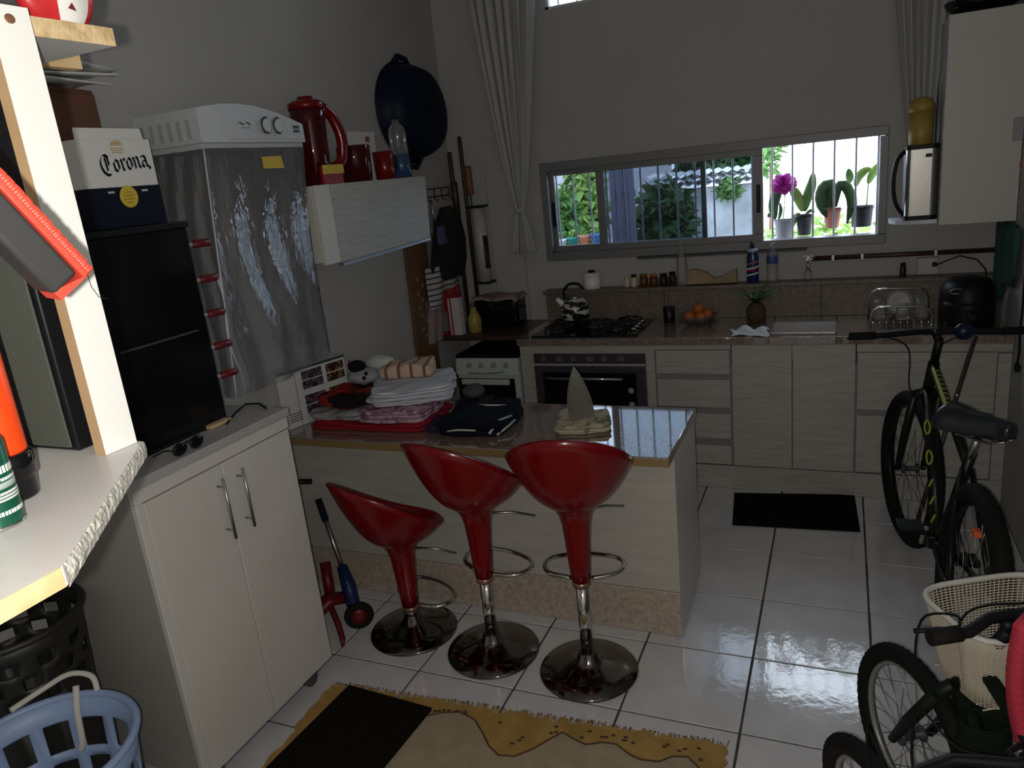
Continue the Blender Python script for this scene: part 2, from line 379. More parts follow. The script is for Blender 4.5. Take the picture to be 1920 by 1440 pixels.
bush_at('dark green bush seen through the doubled dark panes', 1245, 415, 4.0, (.32, .35, .42), 800, .16, LM[0], 3)
bush_at('dark bush above the corrugated sheets behind the stained wall', 1345, 290, 6.2, (.62, .35, .26), 900, .18, LM[0], 4)
bush_at('small creeping bush over the top of the stained garden wall', 1366, 356, 4.93, (.15, .10, .13), 130, .10, LM[1], 6)
bush_at('pale tree branch at the upper left of the open window', 1440, 285, 3.6, (.13, .2, .22), 90, .13, LM[1], 7)
bush_at('low yellow green bush below the hanging flower pots', 1525, 440, 3.0, (.55, .3, .16), 300, .10, LM[2], 8)
for k, (px, py, col, nm) in enumerate(((1052, 452, (.75, .75, .8), 'white'), (1075, 448, (.02, .20, .17), 'teal'), (1097, 444, (.55, .18, .12), 'terracotta'), (1118, 441, (.04, .13, .36), 'blue'))):
    p = at(px, py, 'y', 3.0)
    b = B(); b.lathe([(.045, -.10), (.060, .0), (.064, 0), (.064, .02), (.055, .02), (.05, -.01)], 16, (p.x, p.y, p.z))
    pt = thing('garden_pot', 'small %s pot standing outside the left window pane' % nm, 'pot', (p.x, p.y, p.z-.10), group='pots on the garden bench')
    b.build('pot', mat('pot_'+nm, col, .5), pt)
    b = B(); foliage(b, (p.x, p.y, p.z+.05), (.04, .04, .05), 24, .05, 20+k); b.build('foliage', LM[1+k % 2], pt, recalc=False)
bx = at(1086, 446, 'y', 3.0); b = B(); b.box((bx.x-.38, 2.9, bx.z-.17), (bx.x+.38, 3.1, bx.z-.118), .004)
for s in (-.3, .3): b.box((bx.x+s-.02, 2.92, -.05), (bx.x+s+.02, 3.08, bx.z-.17))
tag(b.build('garden_bench', WOOD), 'wooden plank bench carrying four small pots outside', 'bench')
q0, q1 = gp(1140, 320, 3.4), gp(1195, 460, 3.4)
t = thing('garden_gate', 'dull purple grey plank door leaning outside behind the dark panes', 'gate', ((q0.x+q1.x)/2, 3.4, 0))
for k in range(4):
    x0 = q0.x+(q1.x-q0.x)*k/4; b = B(); b.box((x0+.004, 3.4, -.05), (x0+(q1.x-q0.x)/4-.004, 3.43, q0.z+.05), .003); b.build('plank', mat('gate_purple', (.13, .12, .17), .7), t)
b = B(); b.box((q0.x, 3.431, q0.z-.3), (q1.x, 3.455, q0.z-.22)); b.build('rail', mat('gate_purple', (.22, .22, .34), .7), t)
# hanging orchids on the grille of the open window
def leaf(b, p, d, up, L_, W_, bend=.25, n=8, fold=.15):
    d = Vector(d).normalized(); up = Vector(up).normalized(); side = d.cross(up).normalized(); up = side.cross(d)
    p = Vector(p)
    def f(u, v):
        w_ = W_*math.sin(PI*min(1, .04+u*.96))**.75*(1 if u < .98 else .05); s = (v-.5)*2
        q = p + d*(L_*u) - up*(bend*L_*u*u) + side*(s*w_) + up*(abs(s)*fold*w_)
        return q
    b.surf(f, n, 4)
def potplant(name, label, x, z, rt, rb, h, pm, cat='potted plant'):
    t = thing(name, label, cat, (x, .20, z), group='flower pots hung on the window grille')
    b = B(); b.lathe([(rb, 0), (rt, h*.86), (rt*1.1, h*.86), (rt*1.1, h), (rt*.95, h), (rt*.88, h*.9)], 20, (x, .20, z)); b.build('pot', pm, t)
    b = B(); b.tube([(x-rt*.9, .2, z+h*.93), (x-rt*.9, .13, z+h*1.02), (x, .126, z+h*1.04), (x+rt*.9, .13, z+h*1.02), (x+rt*.9, .2, z+h*.93)], .003, 6); b.build('hanger', DARK, t)
    return t
PK = mat('orchid_pink', (.45, .02, .35), .5); LGR = LM[1]
def leaf2(b, pp, hw, y=.2, n=10):
    """broad leaf whose midrib follows picture points on the plane just outside the grille"""
    pts = [at(px, py, 'y', y + .02*math.sin(k)) for k, (px, py) in enumerate(pp)]
    def mid(u):
        q = u*(len(pts)-1); i = min(len(pts)-2, int(q)); f = q-i
        a0 = pts[max(0, i-1)]; a1 = pts[i]; a2 = pts[i+1]; a3 = pts[min(len(pts)-1, i+2)]
        return .5*((2*a1) + (a2-a0)*f + (2*a0-5*a1+4*a2-a3)*f*f + (3*a1-a0-3*a2+a3)*f*f*f)
    def f(u, v):
        m_ = mid(u); t_ = (mid(min(1, u+.02))-mid(max(0, u-.02))).normalized(); s_ = t_.cross(Vector((0, -1, 0))).normalized(); k = (v-.5)*2
        w_ = hw*max(.04, math.sin(PI*(.06+.94*u)))**.7
        return m_ + s_*(k*w_) + Vector((0, .35*w_*abs(k), 0))
    b.surf(f, n, 6)
def px_pot(label, cx, top, bot, wt, wb, pm):
    a0 = at(cx, bot, 'y', .20); a1 = at(cx, top, 'y', .20); s = (4.85/1400)
    return potplant('potted_orchid', label, a0.x, a0.z, wt/2*s*.95, wb/2*s*.95, a1.z-a0.z, pm)
t = px_pot('pale pot holding the orchid with one magenta flower', 1471, 411, 448, 34, 28, mat('pot_pale', (.35, .36, .40), .5))
b = B(); leaf2(b, ((1452, 412), (1450, 385), (1458, 358), (1466, 345)), .032); leaf2(b, ((1452, 410), (1444, 402), (1440, 408)), .012); leaf2(b, ((1460, 412), (1464, 395), (1462, 380)), .010); b.build('foliage', LM[0], t, solid=.002)
q = at(1470, 345, 'y', .17); b = B(); b.tube([at(1468, 410, 'y', .2), at(1472, 375, 'y', .19), q], .003, 6); b.build('stem', LM[1], t)
b = B()
for k in range(11):
    a = k*2*PI/11+.2; leaf(b, (q.x, q.y, q.z), (math.cos(a), -.35, .42*math.sin(a)+.05), (0, -1, .8), .078, .034, .15)
b.build('flower', PK, t, solid=.002)
t = px_pot('black pot with broad light green leaves beside the magenta flower', 1508, 402, 440, 27, 22, mat('pot_black', (.015, .015, .02), .5))
b = B(); leaf2(b, ((1505, 396), (1498, 375), (1488, 358), (1482, 350)), .030); leaf2(b, ((1500, 400), (1488, 412), (1484, 430)), .020); b.build('foliage', LM[2], t, solid=.002)
b = B(); leaf2(b, ((1508, 396), (1514, 370), (1522, 345), (1525, 322)), .030); leaf2(b, ((1510, 402), (1520, 395), (1528, 398)), .010); b.build('leaf', LM[1], t, solid=.002)
t = px_pot('terracotta pot with large dark drooping leaves', 1560, 390, 427, 29, 21, mat('pot_terracotta', (.22, .06, .03), .7))
b = B(); leaf2(b, ((1562, 388), (1560, 350), (1546, 356), (1540, 380), (1550, 408)), .044, .16); leaf2(b, ((1566, 388), (1572, 350), (1588, 352), (1596, 380), (1588, 420)), .030, .15); leaf2(b, ((1562, 388), (1560, 365), (1556, 385), (1556, 404)), .036, .17); b.build('foliage', LM[0], t, solid=.002)
t = px_pot('dark square-sided pot with tall stems and yellow green leaves', 1615, 386, 424, 37, 32, mat('pot_dark', (.012, .010, .018), .5))
b = B(); leaf2(b, ((1604, 350), (1610, 332), (1622, 320), (1634, 316)), .024); leaf2(b, ((1628, 344), (1635, 328), (1645, 314), (1656, 300)), .024); b.build('foliage', LM[2], t, solid=.002)
b = B(); leaf2(b, ((1594, 342), (1593, 330), (1591, 316)), .022); b.build('leaf', LM[1], t, solid=.002)
b = B()
for s in (((1606, 388), (1606, 370), (1604, 350)), ((1625, 388), (1626, 370), (1628, 344)), ((1600, 388), (1596, 365), (1594, 342))): b.tube([at(*w_, 'y', .2) for w_ in s], .004, 6)
b.build('stem', LM[1], t)
# ================================================================== counter and base cabinets on the back wall
YF = -.57; ZT = .9
def slab(label, name, boxes, m, cat):
    b = B()
    for lo, hi in boxes: b.box(lo, hi, .004)
    return tag(b.build(name, m), label, cat)
SX0, SX1, SY0, SY1 = 1.555, 1.885, -.51, -.25      # sink cutout
slab('long brown granite worktop along the back wall with sink cutout', 'worktop',
     [((.105, -.605, .858), (SX0, 0, ZT)), ((SX1, -.605, .858), (2.658, 0, ZT)), ((SX0, -.605, .858), (SX1, SY0, ZT)), ((SX0, SY1, .858), (SX1, 0, ZT))], GRAN, 'worktop')
t = thing('backsplash', 'low brown granite backsplash with a shelf ledge under the window', 'backsplash', (1.4, -.06, ZT))
for x0, x1 in ((.12, .90), (.903, 1.80), (1.803, 2.655)):
    b = B(); b.box((x0, -.085, ZT+.0005), (x1, -.002, 1.085), .002); b.build('slab', GRANB, t)
b = B(); b.box((.115, -.125, 1.0852), (2.655, -.002, 1.105), .003); b.build('ledge', GRANB, t)
def door(parent, x0, x1, z0, z1, m=LAM, y=YF, th=.018, name='door'):
    b = B(); b.box((x0+.002, y, z0+.002), (x1-.002, y+th, z1-.002), .002); return b.build(name, m, parent)
def carcass(name, label, x0, x1, z0=.14, z1=.857, plinth=True, yb=-.001):
    t = thing(name, label, 'cabinet', ((x0+x1)/2, -.28, 0), group='base cabinets along the back wall')
    b = B(); b.box((x0, YF+.018, z0), (x1, -.001, z1)); b.build('body', BODYGREY, t)
    if plinth: b = B(); b.box((x0, YF+.002, .002), (x1, YF+.02, z0-.002), .001); b.build('plinth', LAM, t)
    return t
t = carcass('oven_cabinet', 'pale laminate base cabinet built around the oven', .107, .937)
b = B(); b.box((.107, YF, .14), (.195, YF+.018, .857), .002); b.box((.885, YF, .14), (.937, YF+.018, .857), .002); b.box((.195, YF, .805), (.885, YF+.018, .857)); b.box((.195, YF, .14), (.885, YF+.018, .29)); b.build('surround', LAM, t)
o = thing('oven', 'built-in dark oven with chrome bar handle under the cooktop', 'oven', (.54, -.57, .29))
OV = mat('oven_purple_grey', (.045, .035, .042), .35)
b = B(); b.box((.198, YF-.012, .745), (.882, YF+.002, .80), .002); b.build('control_panel', OV, o)
b = B()
for k in range(6):
    for r in range(3):
        for c in range(3 if k % 2 else 2): b.box((.25+k*.095+c*.014, YF-.0128, .762+r*.010), (.261+k*.095+c*.014, YF-.0118, .765+r*.010))
b.build('panel_marking', mat('panel_print', (.35, .33, .34), .6), o)['kind'] = 'stuff'
b = B(); b.box((.198, YF-.010, .728), (.882, YF+.002, .743), .001); b.build('trim_strip', GREY, o)
b = B(); b.box((.198, YF-.016, .292), (.882, YF+.002, .725), .003); dr = b.build('oven_door', OV, o)
b = B(); b.box((.252, YF-.020, .33), (.828, YF-.0155, .69), .002); b.build('door_glass', BLACKG, dr)
b = B(); b.tube([(.27, YF-.020, .66), (.28, YF-.055, .662), (.75, YF-.055, .662), (.76, YF-.020, .66)], .009, 10); b.build('handle', CHROME, dr)
for z in (.585, .50): b = B(); b.lathe([(.016, 0), (.018, .004), (.014, .006)], 16, M=TR((.795, YF-.020, z), rx=R_(90))); b.build('badge', GREY, dr)
t = carcass('drawer_cabinet', 'pale laminate base cabinet with four drawers', .937, 1.357)
b = B(); b.box((.937, YF, .825), (1.357, YF+.018, .857), .001); b.build('rail', LAM, t)
for z0, z1 in ((.682, .823), (.486, .652), (.30, .452), (.145, .262)): door(t, .942, 1.352, z0, z1, name='drawer')
t = carcass('sink_cabinet', 'pale laminate double door base cabinet below the sink', 1.357, 1.983, z1=.735)
door(t, 1.36, 1.672, .142, .853); door(t, 1.674, 1.98, .142, .853)
t = carcass('base_cabinet', 'pale laminate base cabinet of two stacked fronts behind the bicycle', 1.983, 2.658)
b = B(); b.box((1.983, YF, .81), (2.658, YF+.018, .857), .001); b.build('rail', LAM, t)
door(t, 1.987, 2.60, .497, .808); door(t, 1.987, 2.60, .145, .468); b = B(); b.box((2.602, YF, .14), (2.658, YF+.018, .80), .002); b.build('filler_panel', LAM, t)
# sink
t = thing('kitchen_sink', 'small stainless steel sink sunk in the granite worktop', 'sink', (1.72, -.38, .74))
b = B()
ri = [(SX0+.001, SY0+.001), (SX1-.001, SY0+.001), (SX1-.001, SY1-.001), (SX0+.001, SY1-.001)]
b.box((SX0+.001, SY0+.001, .745), (SX1-.001, SY1-.001, .750)); b.box((SX0+.001, SY0+.001, .75), (SX0+.006, SY1-.001, .902)); b.box((SX1-.006, SY0+.001, .75), (SX1-.001, SY1-.001, .902))
b.box((SX0, SY0+.001, .75), (SX1-.001, SY0+.006, .902)); b.box((SX0, SY1-.006, .75), (SX1-.001, SY1-.001, .902)); b.build('basin', mat('sink_steel', (.62, .61, .62), .3, 1.0), t)
b = B(); b.lathe([(.035, 0), (.03, .003), (.01, .003)], 20, (1.72, -.38, .7505)); b.build('drain', CHROME, t)
# gas cooktop
t = thing('gas_cooktop', 'black glass gas cooktop with iron grates on the granite', 'cooktop', (.51, -.31, ZT))
b = B(); b.prism([(.19, -.565), (.835, -.565), (.835, -.135), (.19, -.135)], ZT+.0005, ZT+.010); b.build('glass_top', BLACKG, t)
for k, (x, y, r) in enumerate(((.32, -.26, .045), (.32, -.45, .04), (.53, -.33, .055), (.72, -.25, .04), (.69, -.44, .03))):
    b = B(); b.lathe([(r, .010), (r, .02), (r*.75, .022), (r*.75, .03), (r*.5, .034)], 20, (x, y, ZT)); b.build('burner', DARK, t)
    b = B()
    for a in range(4):
        d = Vector((math.cos(a*PI/2+.4), math.sin(a*PI/2+.4), 0)); c0 = Vector((x, y, ZT))
        b.tube([c0+d*(r*1.9)+Vector((0,0,.010)), c0+d*(r*1.8)+Vector((0,0,.045)), c0+d*(r*.55)+Vector((0,0,.045))], .005, 6)
    b.tube([Vector((x, y, ZT+.040)) + Vector((math.cos(q*PI/8), math.sin(q*PI/8), 0))*(r*1.8) for q in range(16)], .004, 6, True); b.build('grate', BLACK, t)
for k in range(4): b = B(); b.lathe([(.015, .010), (.014, .026), (.004, .028)], 14, (.79, -.22-.075*k, ZT)); b.build('knob', CHROME, t)
# shelf over the small stove and the stove
b = B(); b.box((XL+.002, -.47, .862), (.10, -.001, .895), .003); b.box((XL+.002, -.478, .876), (.10, -.470, .893)); tag(b.build('side_worktop', mat('dark_counter', (.05, .03, .028), .3)), 'dark counter board over the small white stove in the corner', 'worktop')
WST = mat('stove_enamel', (.46, .50, .50), .3)
t = thing('small_stove', 'small white freestanding stove with black top under the corner board', 'stove', (-.11, -.35, 0))
b = B(); b.box((-.335, -.575, .03), (.095, -.06, .775), .004); b.build('body', WST, t)
b = B(); b.box((-.338, -.580, .776), (.098, -.058, .796), .004); b.build('lid', BLACKG, t)
b = B(); b.prism([(-.60, .675), (-.576, .675), (-.576, .774), (-.582, .774)], -.335, .095, 'x'); cp = b.build('control_panel', WST, t)
for k in range(4): b = B(); b.lathe([(.016, 0), (.014, .014), (.004, .016)], 14, M=TR((-.24+k*.085, -.591, .735), rx=R_(100))); b.build('knob', GREY, cp)
b = B(); b.tube([(-.25, -.602, .685), (-.12, -.604, .682), (-.02, -.602, .69), (0, -.601, .695)], .0025, 6); b.build('curved_line', DARK, cp)
b = B(); b.box((-.335, -.590, .30), (.06, -.576, .645), .003); dr = b.build('oven_door', BLACKG, t)
b = B(); b.box((.060, -.590, .30), (.095, -.576, .66), .002); b.build('side_trim', WST, t)
b = B(); b.box((-.30, -.612, .61), (.03, -.592, .645), .004); b.build('handle', WST, dr)
b = B(); b.box((-.335, -.590, .06), (.095, -.576, .295), .003); b.build('drawer', WST, t)
# ================================================================== island
IY0, IY1, IX1, ZI = -2.150, -1.565, 1.342, .82
t = thing('island_counter', 'breakfast island with polished granite top and pale panelled front', 'island', (.42, -1.95, 0))
b = B(); b.box((XL+.002, IY0, .782), (IX1, IY1, ZI), .004); b.build('granite_top', GRAN, t)
b = B(); b.box((XL+.002, IY0-.001, .783), (IX1+.001, IY0+.010, .815), .002); b.build('edge_strip', mat('edge_ochre', (.22, .15, .06), .5), t)
b = B(); b.box((XL+.002, -2.035, .20), (1.338, -2.017, .7775), .002); b.build('front_panel', LAMH, t)
b = B(); b.box((1.338-.018, -2.0165, .03), (1.338, -1.60, .7775), .002); b.build('side_panel', WHITE, t)
b = B(); b.box((XL+.002, -2.040, .002), (1.338, -2.018, .199), .002); b.build('plinth', GRANP, t)
b = B(); b.box((XL+.002, -2.0165, .05), (1.319, -1.605, .7775)); b.build('carcass', BODYGREY, t)
# ================================================================== tall white two-door cabinet
CX, CY0, CY1, CZ = .043, -3.29, -2.61, 1.126
t = thing('white_cabinet', 'white two-door cabinet on castors with steel bar handles', 'cabinet', (-.24, -2.95, 0))
b = B(); b.box((XL+.004, CY0+.002, .07), (CX-.019, CY1-.002, 1.094), .002); b.build('body', mat('cabinet_side', (.30, .285, .26), .5), t)
b = B(); b.box((XL+.003, CY0-.01, 1.095), (CX+.010, CY1+.01, CZ), .003); b.build('top', mat('cabinet_top', (.36, .35, .34), .35), t)
b = B(); b.box((CX-.019, CY0, 1.052), (CX+.004, CY1, 1.094), .002); b.box((CX-.019, CY0, .07), (CX+.002, CY0+.028, 1.051), .002); b.build('front_frame', WHITE, t)
for y0, y1, hy in ((CY0+.03, -2.952, -2.985), (-2.949, CY1, -2.895)):
    b = B(); b.box((CX-.018, y0, .072), (CX, y1, 1.046), .003); d = b.build('door', WHITE, t)
    b = B(); b.cyl((CX+.032, hy, .795), (CX+.032, hy, 1.01), .0055, n=10)
    for z in (.825, .98): b.cyl((CX, hy, z), (CX+.032, hy, z), .004, n=8)
    b.build('handle', STEEL, d)
for x in (-.44, -.02):
    for y in (CY0+.07, CY1-.10):
        b = B(); b.cyl((x+.008, y, .034), (x+.034, y, .034), .033, n=20); b.box((x-.02, y-.02, .055), (x+.02, y+.02, .07)); b.build('castor', DARK, t)
# ================================================================== floor mats and rug
def flatmat(name, label, pts, h, m, cat, z0=.0005):
    b = B(); b.prism([(p[0], p[1]) for p in pts], z0, h); return tag(b.build(name, m), label, cat)
MATB = mat('black_mat', (.005, .0045, .004), .95, bump=.5, bscale=300, spec=.1)
flatmat('floor_mat', 'black rectangular mat on the tiles before the sink cabinet', [at(*q, 'z', 0) for q in ((1377, 926), (1602, 930), (1613, 998), (1373, 985))], .008, MATB, 'mat')
MATD = mat('brown_black_mat', (.009, .0065, .005), .95, bump=.5, bscale=300, spec=.1)
p = [at(*q, 'z', .014) for q in ((655, 1288), (810, 1331))]
dirn = (p[1]-p[0]).normalized(); nn = Vector((dirn.y, -dirn.x, 0)); 
flatmat('door_mat', 'dark brown rectangular mat laid over the yellow rug', [p[0], p[1], p[1]+nn*.62, p[0]+nn*.62], .024, MATD, 'mat', .0145)
# rug: beige centre, ochre wavy border with dark outline and dots
t = thing('yellow_rug', 'beige rug with wavy ochre border, fringe and dark dots', 'rug', (.8, -3.0, 0))
RB = mat('rug_beige', (.36, .29, .20), .95, col2=(.31, .24, .16), scale=14, bump=.4, bscale=220)
RO = mat('rug_ochre', (.40, .25, .07), .95, col2=(.30, .18, .045), scale=12, bump=.4, bscale=220)
RD = mat('rug_brown', (.07, .04, .02), .95)
c00 = at(622, 1286, 'z', 0); c10 = at(1362, 1402, 'z', 0); ux = (c10-c00); Lr = ux.length; ux.normalize(); uy = Vector((ux.y, -ux.x, 0))
def rp(a, d, z): q = c00 + ux*a + uy*d; return (q.x, q.y, z)
random.seed(11); nb = 80; WR = .95
edge = []
for i in range(nb+1): edge.append((Lr*i/nb, .008*math.sin(i*1.7)+random.uniform(-.012, .012)))
for i in range(1, 41): edge.append((Lr+random.uniform(-.012, .012), WR*i/40))
for i in range(1, nb+1): edge.append((Lr*(1-i/nb), WR+random.uniform(-.012, .012)))
for i in range(1, 40): edge.append((random.uniform(-.012, .012), WR*(1-i/40)))
b = B(); lo = b._v([rp(a, d, .0008) for a, d in edge], None); hi = b._v([rp(a, d, .008) for a, d in edge], None); b._join(lo, hi, 0, False); b._cap(hi, 0); b._cap(lo, 0, True); b.build('border', RO, t)
# photo-traced wave of the far border, in rug coordinates
wave_px = ((775, 1342), (800, 1343), (830, 1337), (862, 1336), (890, 1350), (905, 1375), (917, 1400), (935, 1417), (965, 1419), (1000, 1405), (1030, 1387), (1055, 1374), (1075, 1386), (1098, 1397), (1130, 1393), (1155, 1396), (1180, 1415), (1200, 1425), (1235, 1429), (1262, 1419), (1290, 1420), (1310, 1440))
wv = []
for q in wave_px:
    v = at(*q, 'z', .009) - c00; wv.append((v.dot(ux), v.dot(uy)))
inner = [(.07, .10), (.16, .13), (.24, .15)] + wv + [(Lr-.10, .30), (Lr-.16, .42), (Lr-.08, .56), (Lr-.13, .70), (Lr-.2, .85), (Lr*.7, .80), (Lr*.5, .87), (Lr*.3, .78), (.14, .86), (.08, .65), (.12, .45), (.06, .28)]
inner = [(a, d) for i, (a, d) in enumerate(inner)]
b = B(); lo = b._v([rp(a, d, .008) for a, d in inner], None); hi = b._v([rp(a, d, .0105) for a, d in inner], None); b._join(lo, hi, 0, False); f = b.bm.faces.new(hi); bmesh.ops.triangulate(b.bm, faces=[f]); b.build('centre_field', RB, t)
b = B(); b.tube([rp(a, d, .0105) for a, d in inner], .0035, 6, True); b.build('outline', RD, t)
b = B(); random.seed(5)
for k in range(44):
    a = random.uniform(.1, Lr-.05); near = min(wv, key=lambda q: abs(q[0]-a)); d = random.uniform(.03, max(.05, near[1]-.03))
    b.lathe([(.0065, .008), (.005, .0092), (.001, .0095)], 7, rp(a, d, 0)[:2]+(0,), sx=1.3)
b.build('dots', RD, t)['kind'] = 'stuff'
b = B()
for k in range(300):
    a = random.uniform(0, Lr); q0 = rp(a, .005, .005); q1 = rp(a+random.uniform(-.012, .012), -random.uniform(.012, .03), .003); b.tube([q0, q1], .0018, 4)
b.build('fringe', RO, t)['kind'] = 'stuff'
# ================================================================== foreground shelf unit, lit by the flash
ZS = 1.587; XP = 1.10
t = thing('shelf_unit', 'white melamine shelf with a cut corner and upright post near the camera', 'shelf', (1.0, -4.4, 0))
poly = [(.80, -4.036), (XP+.004, -4.036), (1.314, -4.300), (1.314, -5.2), (.80, -5.2)]
b = B(); b.prism(poly, ZS-.018, ZS); b.build('shelf_board', GLAM, t)
b = B(); b.box((1.3142, -5.2, ZS-.018), (1.3152, -4.302, ZS)); b.build('edge_band', PINE, t)
random.seed(4); b = B(); n = 44          # chipped raw edge on the diagonal cut
P0, P1 = Vector((XP+.005, -4.036, 0)), Vector((1.315, -4.3005, 0)); nd = Vector((P1.y-P0.y, -(P1.x-P0.x), 0)).normalized()*-1
prev = None
for i in range(n+1):
    q = P0.lerp(P1, i/n); o1 = random.uniform(.0008, .0022); o2 = random.uniform(.0018, .0042)
    ring = b._v([q+Vector((0,0,ZS+.0003)), q+nd*o1+Vector((0,0,ZS-.002)), q+nd*o2+Vector((0,0,ZS-.010)), q+nd*o1*.6+Vector((0,0,ZS-.0195)), q+Vector((0,0,ZS-.019))], None)
    if prev:
        for k in range(4): b.bm.faces.new((prev[k], prev[k+1], ring[k+1], ring[k]))
    prev = ring
b.build('raw_edge', mat('raw_chip', (.40, .38, .33), .9, col2=(.62, .60, .54), scale=70, bump=.6, bscale=120), t)
b = B(); b.box((XP-.0005, -4.085, ZS+.0005), (XP, -4.0405, 2.0835)); b.box((XP-.018, -4.0848, ZS+.0005), (XP-.0006, -4.0407, 2.083), 0, 1); pst = b.build('post', [WLAM, MDF], t)
b = B(); p = at(18, 35, 'x', XP); b.sphere((p.x+.0005, p.y, p.z), (.0015, .006, .005), 12, 6); b.build('nail_hole', WOOD, pst)
b = B(); b.box((XP-.0166, -4.16, 2.0605), (XP+.0008, -4.095, 2.10), 0); b.build('cleat', MDF, t)
b = B(); b.box((.78, -4.36, 2.0605), (XP-.019, -3.9215, 2.0805)); ub = b.build('upper_board', GLAM, t)
b = B(); b.box((XP-.0188, -4.36, 2.0602), (XP-.0175, -3.921, 2.0808), 0); b.build('board_edge', CHIP, ub)
q = at(105, 110, 'x', .80)
b = B(); b.box((.79, q.y-.06, q.z-.014), (.81, q.y+.035, q.z+.012), .001); b.build('wood_block', PINE, t)
for lx in (.805, 1.275): b = B(); b.box((lx, -5.19, .001), (lx+.035, -5.155, ZS-.0185), .002); b.build('rear_leg', WLAM, t)
b = B(); b.box((.80, -4.05, ZS+.0005), (XP-.019, -4.0405, 2.0600), 0); b.build('end_panel', BLACK, t)
# grey woven panel of a loudspeaker standing against the end panel
p0 = at(48, 760, 'y', -4.083); p1 = at(108, 760, 'y', -4.083)
t = thing('speaker_box', 'black box with dark grey cloth front standing behind the orange tube', 'speaker', ((p0.x+p1.x)/2, -4.066, ZS))
b = B(); b.box((p0.x-.06, -4.080, ZS+.0006), (p1.x+.012, -4.0512, ZS+.31), .003); b.build('cabinet', BLACK, t)
b = B(); b.box((p0.x-.008, -4.0835, ZS+.006), (p1.x+.003, -4.0805, ZS+.30), .001); b.build('cloth_front', mat('speaker_cloth', (.065, .07, .055), .95, bump=.4, bscale=400), t)
# orange tube with black base
o0 = at(36, 935, 'z', ZS)
t = thing('orange_tube', 'bright orange cylindrical canister with black screw base', 'canister', (o0.x, o0.y, ZS))
OC = (o0.x-.012, o0.y, ZS+.0006)
b = B(); b.lathe([(.026, 0), (.027, .002), (.027, .020), (.0275, .022), (.030, .024), (.030, .046), (.028, .049), (.02, .049)], 32, OC); b.build('base_cap', BLACKG, t)
b = B(); b.lathe([(.0265, .0492), (.0268, .052), (.0268, .155), (.024, .162), (.01, .165)], 32, OC); b.build('tube', mat('orange_plastic', (.72, .055, .006), .3), t)
# green spray can with white print
g0 = at(-4, 985, 'z', ZS); GC_ = (g0.x, g0.y, ZS+.0006)
t = thing('spray_can', 'dark green aerosol can with white printed lettering', 'spray can', (g0.x, g0.y, ZS))
b = B(); b.lathe([(.022, 0), (.0245, .0015), (.0240, .004), (.0240, .082), (.021, .088), (.012, .094)], 36, GC_); b.build('can', mat('can_green', (.006, .07, .040), .25, .2), t)
b = B(); b.lathe([(.0246, .0005), (.0249, .002), (.0243, .0035)], 36, GC_); b.build('rim', CHROME, t)
b = B(); b.lathe([(.012, .094), (.012, .108), (.006, .110)], 20, GC_); b.build('nozzle', WLAM, t)
b = B(); random.seed(9)
def wrapquad(b, a0, a1, z0, z1, r=.0243):
    for k in range(3):
        A0 = a0+(a1-a0)*k/3; A1 = a0+(a1-a0)*(k+1)/3
        b.quad([(GC_[0]+r*math.cos(a), GC_[1]+r*math.sin(a), GC_[2]+z) for a, z in ((A0, z0), (A1, z0), (A1, z1), (A0, z1))])
for row, (z0, z1, cw) in enumerate(((.0135, .0175, .10), (.027, .029, .05), (.030, .032, .05), (.033, .0355, .06), (.046, .049, .09), (.053, .060, .16))):
    a = -2.2
    while a < 1.5:
        cwv = cw*random.uniform(.5, 1.1); wrapquad(b, a, a+cwv, z0, z1); a += cwv*1.35
b.build('printed_lettering', mat('can_print', (.72, .74, .70), .4), t)['kind'] = 'stuff'
b = B(); b.lathe([(.0242, .0385), (.0242, .0445)], 36, GC_); b.build('pale_band', mat('can_band', (.30, .36, .33), .4), t)
# scrubbing broom head with red bristles
A0 = at(-60, 300, 'x', 1.30); A1 = at(140, 512, 'x', 1.30)
dv = (A1-A0).normalized(); upb = Vector((.15, .62, .55)); upb = (upb - dv*upb.dot(dv)).normalized(); sd = dv.cross(upb)
t = thing('broom_head', 'grey broom head with stiff red bristles in front of the post', 'broom', tuple(A1))
M = frame_M(A1, dv, upb); Lb = (A1-A0).length
b = B(); b.box((-Lb, -.030, -.016), (-.004, -.003, .016), .004, M=M); b.build('head_block', mat('broom_grey', (.028, .028, .028), .5, spec=.2), t)
b = B(); b.box((-Lb, -.003, -.018), (.001, .002, .018), .001, M=M); b.prism([(-.006, -.028), (.004, .006), (.004, -.028)], -.012, .012, 'z', M=M); b.build('bristle_base', mat('bristle_red', (.55, .045, .025), .5), t)
b = B(); random.seed(2)
for i in range(44):
    for j in range(5):
        x = -Lb*(i+.5)/44; z = -.014+.028*j/4
        b.tube([(x, .0015, z), (x+random.uniform(-.0006, .0006), .0085+random.uniform(-.0006, .0006), z*1.12)], [.0030, .0026], 6, M=M)
b.build('bristles', mat('bristle_red', (.55, .045, .025), .5), t)['kind'] = 'stuff'
b = B(); b.tube([M @ Vector((-.002, .004, .014)), M @ Vector((.010, -.004, .018)), M @ Vector((.020, -.006, .020)), M @ Vector((.026, -.002, .022))], .0004, 4); b.build('loose_hair', RUBBER, t)
